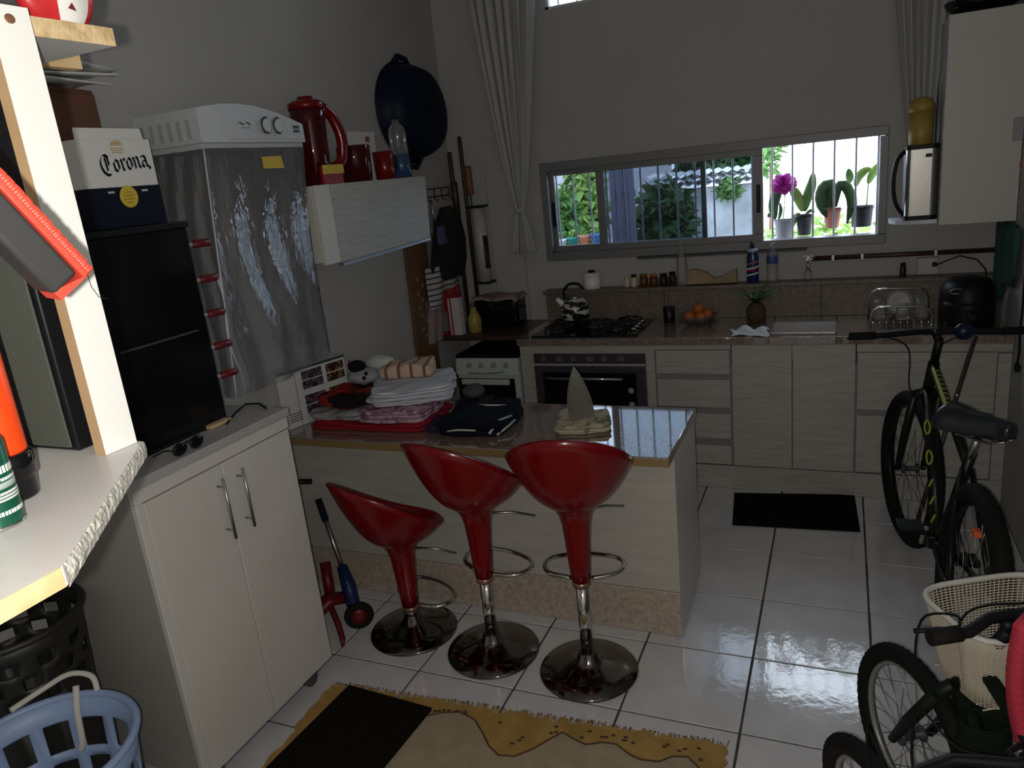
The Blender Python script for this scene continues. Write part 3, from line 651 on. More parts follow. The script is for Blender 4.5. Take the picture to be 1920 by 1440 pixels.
# red bag on the upper board
q = at(140, 8, 'x', 1.04)
t = thing('red_packet', 'red packet with white lettered band on the upper shelf board', 'packet', (q.x, q.y, 2.081))
BX = Matrix.Translation(Vector((1.05, q.y-.035, 2.0815)))
def pk(u, v, a=.026, bb=.052, h=.085):
    th = 2*PI*u; k = math.sin(PI*min(1, .12+v*.86))**.5
    return (a*k*math.cos(th)*(1+.08*math.sin(5*th+4*v)), bb*k*math.sin(th)*(1+.06*math.sin(4*th)), h*v)
b = B(); b.surf(lambda u, v: pk(u, v), 32, 16, cu=True, M=BX); b.build('packet', mat('packet_red', (.55, .02, .025), .3, col2=(.42, .015, .02), scale=40), t)
b = B(); b.surf(lambda u, v: Vector(pk(-.07+.14*u+.02, v))*1.012, 6, 16, M=BX); b.build('white_band', PAPERW, t)
b = B(); Mp = frame_M(BX @ Vector((.0272, -.001, .012)), (0, 1, .1), (0, -.1, 1)); b.prism([(-.005, .004), (.005, .001), (.002, .010)], 0, .0006, 'z', M=Mp)
for k in range(4): b.box((-.006+.0012*k, .014+.007*k, 0), (.004+.001*k, .0175+.007*k, .0006), M=Mp)
b.build('lettering', mat('packet_print', (.15, .02, .03), .5), t)
b = B(); b.box((.90, -4.16, 2.0815), (1.06, -4.085+.03, 2.15), .01); tag(b.build('black_bag', mat('black_cloth', (.012, .012, .012), .9), subd=1), 'black cloth bag beside the red packet on the upper board', 'bag')
# ================================================================== on top of the white cabinet
SMOKE = mat('smoked_acrylic', (.005, .005, .006), .10, spec=.4)
BZ = CZ+.0006
t = thing('black_display_case', 'tall glossy black acrylic case standing on the white cabinet', 'display case', (-.29, -2.95, BZ))
b = B(); b.box((XL+.005, -3.135, BZ+.012), (-.09, -2.757, 1.802), .003); b.build('case', SMOKE, t)
b = B(); b.box((XL+.005, -3.14, 1.8025), (-.082, -2.752, 1.824), .003); b.build('lid', BLACK, t)
b = B(); b.box((XL+.005, -3.14, BZ), (-.085, -2.752, BZ+.0118), .002); b.build('base', BLACK, t)
for k, z in enumerate((1.745, 1.625, 1.505, 1.390, 1.285)):
    y0 = -2.757
    b = B(); b.tube([(-.105, y0, z), (-.100, y0+.030, z-.001)], .007, 8); pg = b.build('peg', GREY, t)
    b = B(); b.tube([(-.100, y0+.022, z-.001), (-.099, y0+.026, z-.001), (-.092, y0+.085, z-.002), (-.092, y0+.092, z-.002)], [.009, .0135, .0135, .008], 12); b.build('red_tip', mat('tip_red', (.12, .006, .010), .4), pg)
b = B(); b.box((-.0899, -3.11, 1.46), (-.0885, -2.80, 1.466)); b.build('shelf_line', DARK, t)
t = thing('lager_carton', 'white and navy beer carton with gothic lettering on the black case', 'carton', (-.23, -2.93, 1.825))
Z0, Z1 = 1.8255, 2.118; y0, y1 = -3.065, -2.80
b = B(); b.box((-.34, y0, Z0), (-.12, y1, 1.945), .002); b.build('navy_base', NAVY, t)
b = B(); b.box((-.339, y0+.001, 1.9452), (-.1205, y1-.001, 2.085), .002); b.build('white_upper', PAPERW, t)
b = B(); b.prism([(y0+.01, 2.0852), (y1-.015, 2.0852), (y1-.02, Z1), (y0+.012, Z1)], -.132, -.129, 'x'); b.build('flap', PAPERW, t)
# broad-nib lettering
def nib(b, strokes, M, wn, ang=.70, th=.0006):
    n = Vector((math.cos(ang), math.sin(ang)))*wn/2
    for st in strokes:
        for (a, c) in zip(st[:-1], st[1:]):
            a2, c2 = Vector(a), Vector(c)
            if abs((c2-a2).normalized().cross(n.normalized())) < .12: continue
            b.prism([tuple(a2-n), tuple(c2-n), tuple(c2+n), tuple(a2+n)] if (c2-a2).cross(n) > 0 else [tuple(a2+n), tuple(c2+n), tuple(c2-n), tuple(a2-n)], 0, th, 'z', M=M)
def arc(cx, cy, rx, ry, a0, a1, n=8): return [(cx+rx*math.cos(R_(a0+(a1-a0)*i/n)), cy+ry*math.sin(R_(a0+(a1-a0)*i/n))) for i in range(n+1)]
LET = []
def put(strokes, dx): LET.extend([[(x+dx, y) for x, y in s] for s in strokes])
Oo = [[(.08, .12), (.08, .50)], [(.08, .50), (.22, .62)], [(.22, .62), (.36, .50)], [(.36, .50), (.36, .12)], [(.36, .12), (.22, 0)], [(.22, 0), (.08, .12)]]
Rr = [[(.06, .60), (.10, .52), (.10, .08), (.16, .0)], [(.10, .48), (.26, .62), (.34, .52)]]
Nn = [[(.04, .60), (.10, .52), (.10, .02)], [(.10, .48), (.26, .62), (.36, .52), (.36, .10), (.44, 0)]]
Aa = [[(.08, .58), (.30, .60), (.36, .48), (.36, .10), (.44, 0)], [(.36, .34), (.14, .34), (.08, .22), (.08, .10), (.18, 0), (.36, .14)]]
Cc = [arc(.42, .42, .36, .52, 75, 290, 12), [(.42, .94), (.62, .80), (.78, .95)], [(.40, .82), (.40, .12)], [(.56, .86), (.56, .40)], [(.30, -.10), (.5, -.12), (.64, .0)]]
put(Cc, 0); put(Oo, .80); put(Rr, 1.30); put(Oo, 1.66); put(Nn, 2.14); put(Aa, 2.66); LET.append([(3.14, .02), (3.20, -.14)])
sc = .056; Ml = frame_M((-.1198, -2.998, 1.985), (0, 1, .10), (0, -.02, 1)) @ Matrix.Scale(sc, 4)
b = B(); nib(b, LET, Ml, .155, th=.012); b.build('lettering', NAVY, t)
MG = mat('gold_print', (.50, .38, .16), .6)
b = B(); Mg = frame_M((-.1200, -2.928, 2.063), (0, 1, 0), (0, 0, 1))
b.prism(arc(0, .004, .022, .014, 0, 180, 12), 0, .0005, 'z', M=Mg)
for k in range(3): b.box((-.024+.002*k, -.006-.006*k, 0), (.024-.002*k, -.003-.006*k, .0005), M=Mg)
b.build('crown_emblem', MG, t)
b = B(); b.lathe([(.033, 0), (.033, .0012), (.031, .0014)], 32, M=frame_M((-.1195, -2.925, 1.915), (0, 1, 0), (0, 0, 1))); sl = b.build('round_seal', YELLOW, t)
b = B(); Ms = frame_M((-.1178, -2.925, 1.915), (0, 1, 0), (0, 0, 1))
for k in range(4): hwid = (.012, .020, .018, .010)[k]; b.box((-hwid, .012-.010*k, 0), (hwid, .015-.010*k, .0005), M=Ms)
b.build('seal_lettering', mat('seal_print', (.30, .20, .02), .6), sl)
b = B()
for yy in (-2.985, -2.862):
    for k in range(4): b.box((-.1199, yy-.010+k*.006, 1.928), (-.1194, yy-.006+k*.006, 1.934))
b.build('small_print', PAPERW, t)
t = thing('cardboard_box', 'brown cardboard box with red stain behind the beer carton', 'box', (-.36, -2.87, 1.825))
CBD = mat('cardboard', (.09, .05, .022), .85, col2=(.16, .05, .03), scale=7)
b = B(); b.box((XL+.006, -3.05, 1.8255), (-.345, -2.775, 2.25), .002); b.build('box', CBD, t)
b = B(); b.prism([(-3.05, 2.2505), (-2.775, 2.2505), (-2.78, 2.262), (-3.04, 2.275)], -.372, -.350, 'x'); b.build('flap', CBD, t)
for k, (zo, rot, tl) in enumerate(((2.252+.026, .10, 0), (2.298, -.25, .06), (2.328, .35, .02))):
    M = TR((-.36, -2.90+.02*k, zo), rz=rot)
    b = B(); b.surf(lambda u, v: ((u-.5)*.20, (v-.5)*.30, .010*math.sin(u*4+k)*v + tl*v*.12), 8, 8, M=M); o = b.build('paper_sheet', PAPERW, solid=.004)
    tag(o, ['bottom', 'middle', 'top'][k] + ' loose paper sheet lying on the cardboard box', 'paper', 'papers on the cardboard box')
# clutter by the case
t = thing('cable', 'black power cable curving off the back of the white cabinet', 'cable', (-.1, -2.66, BZ))
b = B(); b.tube([at(425, 795, 'z', CZ+.006), at(440, 775, 'z', CZ+.008), at(460, 758, 'z', CZ+.012), at(485, 757, 'z', CZ+.008), at(500, 766, 'z', CZ+.006)], .0035, 8); b.build('cord', RUBBER, t)
b = B(); q = at(405, 797, 'z', CZ); b.box((q.x-.03, q.y-.05, BZ), (q.x+.03, q.y+.05, BZ+.012), .004); tag(b.build('wooden_coaster', PINE), 'thin wooden block on the cabinet beside the black case', 'block')
t = thing('sunglasses', 'pair of dark sunglasses lying by the black case', 'sunglasses', tuple(at(330, 830, 'z', BZ)))
q = at(338, 836, 'z', CZ+.02); q.x += .035; b = B()
for s in (-1, 1): b.sphere((q.x, q.y+s*.034, q.z+.003), (.008, .029, .021), 14, 8)
b.build('lens', BLACKG, t); b = B()
for s in (-1, 1): b.tube([(q.x, q.y+s*.062, q.z+.008), (q.x-.03, q.y+s*.065, q.z+.008), (q.x-.09, q.y+s*.06, BZ+.003)], .0025, 6)
b.tube([(q.x, q.y-.012, q.z+.01), (q.x+.004, q.y, q.z+.014), (q.x, q.y+.012, q.z+.01)], .002, 6); b.build('temples', BLACK, t)
# ================================================================== clothes dryer with clear vinyl hood on the left wall
DX = -.20
t = thing('clothes_dryer', 'wall-hung white clothes dryer head with clear plastic hood', 'clothes dryer', (-.36, -2.2, 1.15))
WD = mat('dryer_white', (.52, .55, .56), .4)
prof = []
for i in range(15): u = i/14; prof.append((-2.495+u*.585, 2.178+.050*math.sin(PI*(.18+u*.72))**1.2 - .035*u*u))
prof = [(-2.495, 2.083)] + prof + [(-1.91, 2.083)]
b = B(); b.prism(prof, XL+.002, DX, 'x'); b.build('head', WD, t)
b = B(); b.prism([(y, z) for y, z in [(-2.36, 2.095)] + [(a, c-.006) for a, c in prof[4:15]] + [(-1.915, 2.095)]], DX, DX+.006, 'x'); b.build('fascia', mat('dryer_fascia', (.50, .52, .55), .35), t)
for k in range(6): b = B(); b.box((-.485+k*.045, -2.4985, 2.10), (-.465+k*.045, -2.4945, 2.165), .001); b.build('vent_slat', mat('vent_shade', (.36, .39, .39), .5), t)
for k, y in enumerate((-2.155, -2.085)):
    b = B(); b.lathe([(.030, 0), (.029, .010), (.024, .011)], 24, M=frame_M((DX+.006, y, 2.145), (0, 1, 0), (0, 0, 1))); kn = b.build('knob', WD, t)
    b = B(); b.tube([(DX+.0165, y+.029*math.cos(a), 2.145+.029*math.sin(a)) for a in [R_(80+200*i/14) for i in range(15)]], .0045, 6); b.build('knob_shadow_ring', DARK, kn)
b = B(); Mt = frame_M((DX+.0062, -2.27, 2.148), (0, 1, 0), (0, 0, 1)); nib(b, [[(x*.016-.034, .004*math.sin(x*2.6)+.003) for x in [i*.4 for i in range(12)]]], Mt, .007, th=.0005); b.box((-.02, -.014, 0), (.034, -.012, .0005), M=Mt); b.build('brand_script', DARK, t)
b = B()
for k in range(2): b.box((DX+.0062, -1.985, 2.120+k*.016), (DX+.0068, -1.945, 2.132+k*.016))
b.build('side_print', DARK, t)
b = B(); b.box((XL+.003, -2.49, 2.062), (DX-.012, -1.915, 2.0825), .002); b.build('collar', mat('collar_white', (.45, .47, .48), .5), t)
VIN = glass('vinyl_film', (.84, .85, .87), 1.5, .05, bump=.32, bscale=20, stretch=(1.8, 1.8, .5), haze=.13, hazecol=(.55, .55, .60))
def hood(u, v):
    # perimeter: near side, front, far side, draped from collar
    z = 2.065 + (1.150-2.065)*v
    taper = .02*v; yN, yF = -2.488-.10*v, -1.918-.09*v - .02*math.sin(4*v); xF = DX-.008+.012*v; xW = XL+.012
    segs = [((xW, yN), (xF, yN)), ((xF, yN), (xF, yF)), ((xF, yF), (xW, yF))]
    k = min(2, int(u*3)); s = u*3-k; (ax, ay), (bx_, by_) = segs[k]
    x = ax+(bx_-ax)*s; y = ay+(by_-ay)*s
    wv_ = (.003+.008*v)*math.sin(u*62+2.5*math.sin(5*v)) + .006*v*math.sin(u*19+6*v)
    if k == 1: x += wv_*math.sin(PI*s)**.3 + .02*math.sin(PI*s)*v
    else: y += wv_*.7*math.sin(PI*s)**.5
    z2 = z + (.085*max(0, (u-.5))*2*v if k >= 1 else 0)
    return (x, y, z2)
b = B(); b.surf(hood, 120, 40); b.build('vinyl_hood', VIN, t)
b = B(); b.tube([hood(.3334, i/20) for i in range(21)], .004, 6); b.build('hood_seam', mat('seam_vinyl', (.42, .43, .46), .3), t)
b = B(); q = hood(.333, .4); b.surf(lambda u, v: (DX+.004-.03*u, -2.57+.012*math.sin(9*v)+.07*u+.02*v, 1.62-.47*v), 6, 16); b.build('hood_fold', mat('fold_vinyl', (.55, .55, .58), .35), t, solid=.002)
for y0, z0, L_, nm in ((-2.205, 2.005, .115, 'sticker'), (-1.90, 1.965, 0, 'sticker')):
    if L_: b = B(); b.prism([(y0, z0-.022), (y0+L_+.01, z0-.024), (y0+L_, z0+.024), (y0, z0+.022)], DX+.004, DX+.005, 'x'); b.build('yellow_sticker', YELLOW, t)
# ================================================================== wall cabinet with things on top
WC = -.20
t = thing('wall_cabinet', 'horizontal pale wall cabinet with lift-up door on the left wall', 'wall cabinet', (-.36, -1.35, 1.55))
b = B(); b.box((XL+.002, -1.90, 1.565), (WC-.020, -.93, 1.90), .002); b.build('body', WHITE, t)
b = B(); b.prism([(-1.79, 1.552), (-.945, 1.572), (-.915, 1.901), (-1.79, 1.902)], WC-.019, WC, 'x'); b.build('lift_door', LAM, t)
b = B(); b.box((WC-.019, -1.90, 1.555), (WC-.001, -1.792, 1.902), .002); b.build('side_stile', WHITE, t)
b = B(); b.prism([(-1.78, 1.535), (-.945, 1.556), (-.945, 1.570), (-1.78, 1.550)], WC-.03, WC+.002, 'x'); b.build('grip_rail', mat('grip_grey', (.25, .27, .30), .35, .5), t)
ZW = 1.9025
REDT = glass('red_translucent', (.26, .010, .018), 1.2, .05, haze=.45, hazecol=(.11, .003, .005))
def jugprofile(h, r): return [(r*.80, 0), (r*.85, h*.03), (r, h*.95), (r*1.02, h), (r*.96, h), (r*.94, h*.95), (r*.78, h*.05), (.001, h*.04)]
q = at(600, 330, 'x', -.33)
t = thing('red_pitcher', 'tall red translucent pitcher on the wall cabinet beside the dryer', 'pitcher', (-.34, q.y, ZW))
b = B(); b.lathe([(.060, .002), (.064, .01), (.070, .16), (.076, .28), (.080, .335), (.074, .338), (.066, .18), (.055, .012), (.001, .011)], 28, (-.345, q.y, ZW)); b.build('jug', REDT, t)
b = B(); b.lathe([(.082, .336), (.083, .362), (.06, .375), (.035, .378), (.035, .392), (.001, .394)], 28, (-.345, q.y, ZW)); b.build('lid', RED, t)
b = B(); b.tube(smooth([(-.345+.03, q.y+.075, ZW+.345), (-.30, q.y+.125, ZW+.30), (-.285, q.y+.150, ZW+.20), (-.30, q.y+.14, ZW+.10), (-.32, q.y+.068, ZW+.07)], 5), .026, 10); b.build('handle', RED, t)
b = B(); qy = q.y-.02; b.box((-.24, qy-.075, ZW+.045), (-.2385, qy+.085, ZW+.085)); tag(b.build('yellow_tag', YELLOW), 'yellow sticker strip standing in front of the red pitcher', 'sticker')
b = B(); b.box((-.262, qy-.07, ZW), (-.2415, qy+.08, ZW+.078), .002); tag(b.build('small_carton', REDP), 'small dark red carton behind the yellow sticker strip', 'carton')
q = at(672, 330, 'x', -.33)
b = B(); b.lathe([(.072, .001), (.078, .006), (.082, .12), (.084, .17), (.076, .176), (.074, .012), (.001, .010)], 28, (-.34, q.y, ZW)); tag(b.build('red_canister', REDT), 'short red translucent canister in the middle of the wall cabinet top', 'canister')
q = at(705, 330, 'x', -.33)
t = thing('red_mug', 'small dark red mug with handle by the red canister', 'mug', (-.32, q.y, ZW))
b = B(); b.lathe([(.045, .001), (.05, .004), (.055, .14), (.050, .14), (.044, .01), (.001, .008)], 24, (-.29, q.y+.03, ZW)); b.build('cup', RED, t)
b = B(); b.tube([(-.285, q.y+.083, ZW+.12), (-.28, q.y+.125, ZW+.11), (-.28, q.y+.125, ZW+.05), (-.285, q.y+.080, ZW+.035)], .009, 8); b.build('handle', BLACK, t)
q = at(690, 235, 'x', -.46)
t = thing('recipe_calendar', 'small white spiral notebook with a red print against the wall', 'notebook', (-.5, q.y, ZW))
b = B(); b.box((XL+.004, q.y-.13, ZW), (XL+.016, q.y+.12, ZW+.265), .001); b.build('pages', PAPERW, t)
b = B()
for k in range(12): b.tube([(XL+.010+.012*math.cos(a), q.y+.12+.012*math.sin(a)*.6, ZW+.02+k*.02) for a in [i*PI/4 for i in range(8)]], .0016, 5, True)
b.build('spiral', DARK, t)
b = B(); b.lathe([(.03, 0), (.001, .001)], 16, M=frame_M((XL+.0165, q.y+.01, ZW+.17), (0, 1, 0), (0, 0, 1))); b.box((XL+.0162, q.y+.02, ZW+.21), (XL+.017, q.y+.06, ZW+.24)); b.build('print', mat('mark_red', (.25, .08, .08), .6), t)
q = at(755, 330, 'x', -.28)
BLT = glass('blue_translucent', (.25, .42, .62), 1.8, .05, haze=.35, hazecol=(.05, .14, .32))
t = thing('blue_bottle', 'clear water bottle with blue lower half on the wall cabinet', 'bottle', (-.28, q.y, ZW))
b = B(); b.lathe([(.045, .001), (.05, .005), (.05, .12), (.048, .122)], 24, (-.28, q.y, ZW)); b.build('blue_lower', BLT, t)
b = B(); b.lathe([(.049, .122), (.046, .17), (.048, .22), (.042, .255), (.02, .28), (.018, .30), (.001, .302)], 24, (-.28, q.y, ZW)); b.build('clear_upper', CLEARP, t)
# big dark blue basin hung on the wall
q = at(790, 208, 'x', -.40); 
t = thing('plastic_basin', 'large dark navy oval plastic basin hanging on the left wall', 'basin', (-.45, q.y, q.z-.27))
NB = mat('basin_navy', (.003, .007, .022), .5, spec=.15)
Mb = frame_M((XL+.004, q.y, q.z), (0, .985, -.18), (0, .18, .985))
b = B(); b.lathe([(.318, .002), (.322, .010), (.305, .014), (.285, .10), (.255, .155), (.22, .165), (.001, .168)], 48, M=Mb, sx=1.0, sy=.90) ; b.build('bowl', NB, t)
for s in (1, -1):
    b = B(); b.tube([Mb @ Vector((-.13*s, s*.255, .016)), Mb @ Vector((-.085*s, s*.305, .018)), Mb @ Vector((.0, s*.310, .018)), Mb @ Vector((.05*s, s*.270, .016))], .017, 8); b.build('grip', NB, t)
# ================================================================== red bar stools
def stool(label, x, y, zb, ang, zfoot):
    t = thing('bar_stool', label, 'bar stool', (x, y, 0), ang, group='red bar stools at the island')
    zb_ = zb
    def rim(th):
        c = (1+math.cos(th))/2
        return .188+.072*c**1.5, .055+.285*c**1.5
    def sh(u, v):
        th = 2*PI*u; R, H = rim(th)
        r = .036 + (R-.036)*(v**.72)
        z = H*v**1.7
        return (r*math.cos(th), r*math.sin(th), zb_+.012+z)
    b = B(); b.surf(lambda u, v: sh(u, v), 48, 14, cu=True)
    b.lathe([(.001, .011), (.036, .012)], 48, (0, 0, zb_)); b.build('seat_shell', RED, t, local=True, solid=.010)
    b = B(); b.lathe([(.105, .038), (.085, .012), (.064, -.022), (.054, -.06), (.048, -.13), (.042, -.22), (.037, -.295), (.030, -.297)], 32, (0, 0, zb_)); b.build('post_cover', RED, t, local=True)
    b = B(); b.lathe([(.034, -.298), (.034, -.318), (.026, -.320)], 24, (0, 0, zb_)); b.build('collar', mat('collar_amber', (.35, .20, .16), .2, .7), t, local=True)
    b = B(); b.cyl((0, 0, .05), (0, 0, zb_-.29), .024, n=20); b.build('gas_post', CHROME, t, local=True)
    b = B(); b.lathe([(.188, .001), (.190, .006), (.186, .012), (.12, .026), (.06, .045), (.042, .058), (.034, .085), (.026, .088)], 48); b.build('base_disc', mat('dark_chrome', (.16, .15, .14), .10, 1.0), t, local=True)
    b = B(); pts = []
    for i in range(17):
        a = -PI*.62 + PI*1.24*i/16; pts.append((-.095-.055*math.cos(a) if False else -.10-.075*math.cos(a), .145*math.sin(a), zfoot))
    pts = [(-.02, .055*-1, zfoot)] + pts[:] + [(-.02, .055, zfoot)]
    pts = [(.0, -.04, zfoot), (-.03, -.12, zfoot), (-.08, -.150, zfoot), (-.13, -.145, zfoot), (-.165, -.10, zfoot), (-.18, -.03, zfoot), (-.18, .03, zfoot), (-.165, .10, zfoot), (-.13, .145, zfoot), (-.08, .150, zfoot), (-.03, .12, zfoot), (0, .04, zfoot)]
    b.tube(smooth(pts, 4), .009, 10); b.build('footrest', CHROME, t, local=True)
    b = B(); b.tube([(-.03, .03, zb_-.03), (-.10, .10, zb_-.045), (-.16, .16, zb_-.075)], .005, 8); b.build('lever', STEEL, t, local=True)
    return t
stool('red scoop stool with its back to the camera, rightmost of three', 1.036, -2.335, .690, math.atan2(-.98, .20), .40)
stool('tall red scoop stool in the middle of the three', .622, -2.315, .640, math.atan2(-.97, -.22), .36)
stool('lowered red scoop stool, leftmost and shortest, beside the scooter', .222, -2.275, .425, math.atan2(-.93, -.37), .145)
# ================================================================== laundry on the island
def cloth(name, label, x, y, z, sx, sy, h, rz, m, layers=3, seed=1, cat='clothes', extra=None):
    random.seed(seed); t = thing(name, label, cat, (x, y, z), rz, group='folded laundry on the island')
    b = B(); lh = h/layers
    for k in range(layers):
        ox, oy = random.uniform(-.012, .012), random.uniform(-.012, .012); fx, fy = sx*random.uniform(.93, 1), sy*random.uniform(.93, 1); ph = random.uniform(0, 6)
        def f(u, v, ox=ox, oy=oy, fx=fx, fy=fy, ph=ph, k=k):
            th = 2*PI*u; e = 7.0; c, s = math.cos(th), math.sin(th)
            rr = (abs(c)**e + abs(s)**e)**(-1/e); wob = 1+.030*math.sin(3*th+ph)+.022*math.sin(7*th+2*ph)+.012*math.sin(13*th+ph*3)
            prof_r = (.001, .90, .985, 1.0, .985, .90, .001); prof_z = (0, 0, .15, .5, .85, 1, 1.03); q = v*6; i = min(5, int(q)); w_ = q-i
            pr_ = prof_r[i]+(prof_r[i+1]-prof_r[i])*w_; pz = prof_z[i]+(prof_z[i+1]-prof_z[i])*w_
            zz = lh*(k+pz) + (.008*math.sin(4*c*pr_+3*s*pr_+ph)+.004*math.sin(9*c*pr_-7*s*pr_))*(1 if (k == layers-1 and v > .6) else 0)*(.4+.6*pr_)
            return (ox+c*rr*fx/2*pr_*wob, oy+s*rr*fy/2*pr_*wob, max(.0006, zz))
        b.surf(f, 64, 18, cu=True, mi=0)
    b.build('fabric', m, t, local=True)
    return t
def cm(n, c, c2=None, sc=10, **k): return mat('cloth_'+n, c, .95, col2=c2, scale=sc, bump=.7, bscale=18, spec=.15, **k)
Z9 = ZI+.0008  # laundry, iron and box positions, and cloth sizes, were scaled about the camera
cloth('folded_cloth', 'bright red cloth folded at the bottom of the laundry pile', -0.05, -1.86, Z9, 0.607, 0.390, 0.0368, .02, cm('red', (.25, .01, .02)), 2, 1)
cloth('folded_cloth', 'dark purple garment at the bottom right of the laundry pile', 0.285, -1.94, Z9, 0.090, 0.200, 0.0282, .1, cm('purple', (.03, .015, .045)), 2, 2)
cloth('folded_cloth', 'grey and white cloth folded on the left of the red cloth', -0.223, -1.876, Z9+0.0390, 0.282, 0.303, 0.0368, .1, cm('grey', (.34, .34, .36), (.16, .17, .18), 14), 2, 3)
cloth('folded_cloth', 'pink and white patterned cloth stack under the white shirts', 0.069, -1.866, Z9+0.0390, 0.347, 0.325, 0.0542, .12, cm('pinkwhite', (.42, .30, .36), (.24, .10, .16), 30, lo=.45, hi=.55), 3, 4)
cloth('folded_cloth', 'red black and white patterned garment on the left of the pile', -0.234, -1.844, Z9+0.0791, 0.260, 0.260, 0.0542, -.25, cm('redblack', (.30, .025, .02), (.012, .010, .010), 9, lo=.47, hi=.53), 2, 5)
t = cloth('folded_shirts', 'stack of white folded shirts with pale blue print', 0.069, -1.768, Z9+0.0964, 0.390, 0.390, 0.0672, .45, cm('white', (.52, .54, .60)), 6, 6)
b = B(); b.box((-.02, -.08, .0645), (.10, .03, .0668), .002); b.build('blue_print', mat('print_blue', (.22, .32, .46), .9, col2=(.5, .54, .6), scale=40), t, local=True)
cloth('striped_towel', 'peach and brown striped towel rolled on top of the pile', 0.009, -1.671, Z9+0.1690, 0.260, 0.184, 0.0596, .25, mat('cloth_stripe', (.50, .36, .26), .95, col2=(.16, .08, .06), scale=5.0, kind='wavex', lo=.80, hi=.93, bump=.4, bscale=30), 1, 7, 'towel')
t = thing('plush_toy', 'grey and white plush with black head on the laundry pile', 'plush toy', (-0.213, -1.736, Z9+0.1354))
b = B(); b.sphere((-0.213, -1.746, Z9+0.1787), (.085, .075, .040), 20, 12); b.build('body', cm('plushgrey', (.30, .30, .33)), t)
b = B(); b.sphere((-0.229, -1.768, Z9+0.2297), (.045, .040, .030), 18, 12); b.build('head', cm('plushblack', (.008, .008, .008)), t)
b = B(); b.sphere((-0.158, -1.671, Z9+0.2221), (.085, .05, .040), 18, 12); b.build('white_back', cm('plushwhite', (.46, .48, .45)), t)
b = B(); b.lathe([(.012, 0), (.001, .03)], 10, (-0.272, -1.763, Z9+0.2329)); b.build('ear', cm('plushred', (.2, .02, .03)), t)
for k, (dx, dz) in enumerate(((.01, .172), (.018, .193))): b = B(); b.sphere((-0.18+dx*2, -1.82, Z9+dz*1.083), .010, 10, 6); b.build('eye', BLACKG, t)
t = cloth('folded_shorts', 'navy shorts with white piping folded at the right of the pile', 0.475, -1.882, Z9, 0.325, 0.357, 0.0628, .08, cm('navy', (.005, .006, .014)), 2, 8)
b = B(); b.tube([(-.10, -.166, .028), (-.05, -.170, .036), (.03, -.168, .034)], .004, 6); b.tube([(.09, -.165, .02), (.115, -.10, .055), (.145, -.03, .052)], .006, 6); b.tube([(.12, -.155, .012), (.152, -.08, .030), (.155, -.02, .030)], .005, 6)
b.tube([(-.12, .10, .060), (0, .085, .062), (.10, .09, .060)], .0035, 6); b.build('white_piping', cm('pipe', (.5, .5, .48)), t, local=True)
b = B(); b.sphere((0.351, -1.703, Z9+0.0975), (.055, .05, .032), 18, 10); tag(b.build('rolled_socks', cm('sock', (.06, .06, .065))), 'rolled pair of dark grey socks behind the navy shorts', 'socks', 'folded laundry on the island')
b = B(); b.box((0.275, -1.768, Z9), (0.427, -1.638, Z9+0.0623), .01); tag(b.build('folded_sweater', cm('black', (.012, .012, .016)), subd=1), 'folded black garment beneath the grey socks', 'clothes', 'folded laundry on the island')
# iron on a folded cloth
t = cloth('folded_cloth', 'cream and green crocheted cloth under the clothes iron', 0.925, -1.844, Z9, 0.227, 0.238, 0.0347, .3, cm('cream', (.44, .38, .28), (.15, .17, .08), 16, lo=.55, hi=.62), 3, 12)
t = thing('clothes_iron', 'clothes iron standing upright with shiny soleplate facing the stools', 'iron', (0.925, -1.844, Z9+0.0368))
Mi = frame_M((0.925, -1.86, Z9+0.0390), (.94, .34, 0), (.0, .02, 1)) @ Matrix.Rotation(R_(5), 4, 'Z')
out = [(math.copysign(.054*(1-max(0, (abs(y)))**1.0), s), 0) for s in (1,) for y in (0,)]
ol = []
for i in range(13): u = i/12; ol.append((.055*(1-u**2.3)*(1 if u > .12 else .86+.14*u/.12), .222*u))
ol = ol + [(-x, y) for x, y in reversed(ol[:-1])]
b = B(); b.prism(ol, 0, .006, 'z', M=Mi); b.build('soleplate', mat('soleplate', (.30, .30, .26), .32, .9), t)
b = B(); b.prism([(x*.93, .006+y*.95) for x, y in ol], -.045, -.0005, 'z', M=Mi); b.build('body', mat('iron_body', (.20, .22, .22), .4), t)
b = B(); b.tube([Mi @ Vector(p) for p in ((0, .165, -.045), (0, .15, -.085), (0, .07, -.095), (0, .012, -.09), (0, .006, -.045))], .014, 10); b.build('handle', DARK, t)
b = B(); b.box((-.045, .0005, -.10), (.045, .012, -.046), .004, M=Mi); b.build('heel', DARK, t)
b = B()
for s in (-1, 1):
    for k in range(11):
        y = .05+k*.0125; x = s*.055*(1-(y/.222)**2.3)*.80; b.lathe([(.0028, .0062), (.0015, .0066)], 6, M=Mi @ Matrix.Translation((x, y, 0)))
b.build('steam_holes', DARK, t)['kind'] = 'stuff'
# printed box beside the pile
pA = Vector((-0.45100000000000007, -2.083, Z9)); pB = Vector((-0.342, -1.708, Z9)); dx_ = (pB-pA).normalized(); nrm = Vector((dx_.y, -dx_.x, 0)); Wd = (pB-pA).length
t = thing('printed_box', 'white printed box with four dark photographs at the end of the island', 'box', tuple(pA))
Mo = frame_M(pA, dx_, (0, 0, 1)); b = B(); b.box((0, 0, -.10), (Wd, .275, 0), .002, M=Mo); b.build('carton', mat('carton_white', (.55, .55, .54), .5), t)
b = B(); b.box((0, .262, .0003), (Wd, .275, .0012), M=Mo); b.box((Wd*.24, .005, .0003), (Wd*.245, .262, .0010), M=Mo); b.build('dark_rim', DARK, t)
PH = [mat('photo_%d' % k, c1, .25, col2=c2, scale=40, lo=.45, hi=.6) for k, (c1, c2) in enumerate((((.035, .015, .012), (.20, .13, .07)), ((.03, .02, .035), (.14, .10, .14))))]
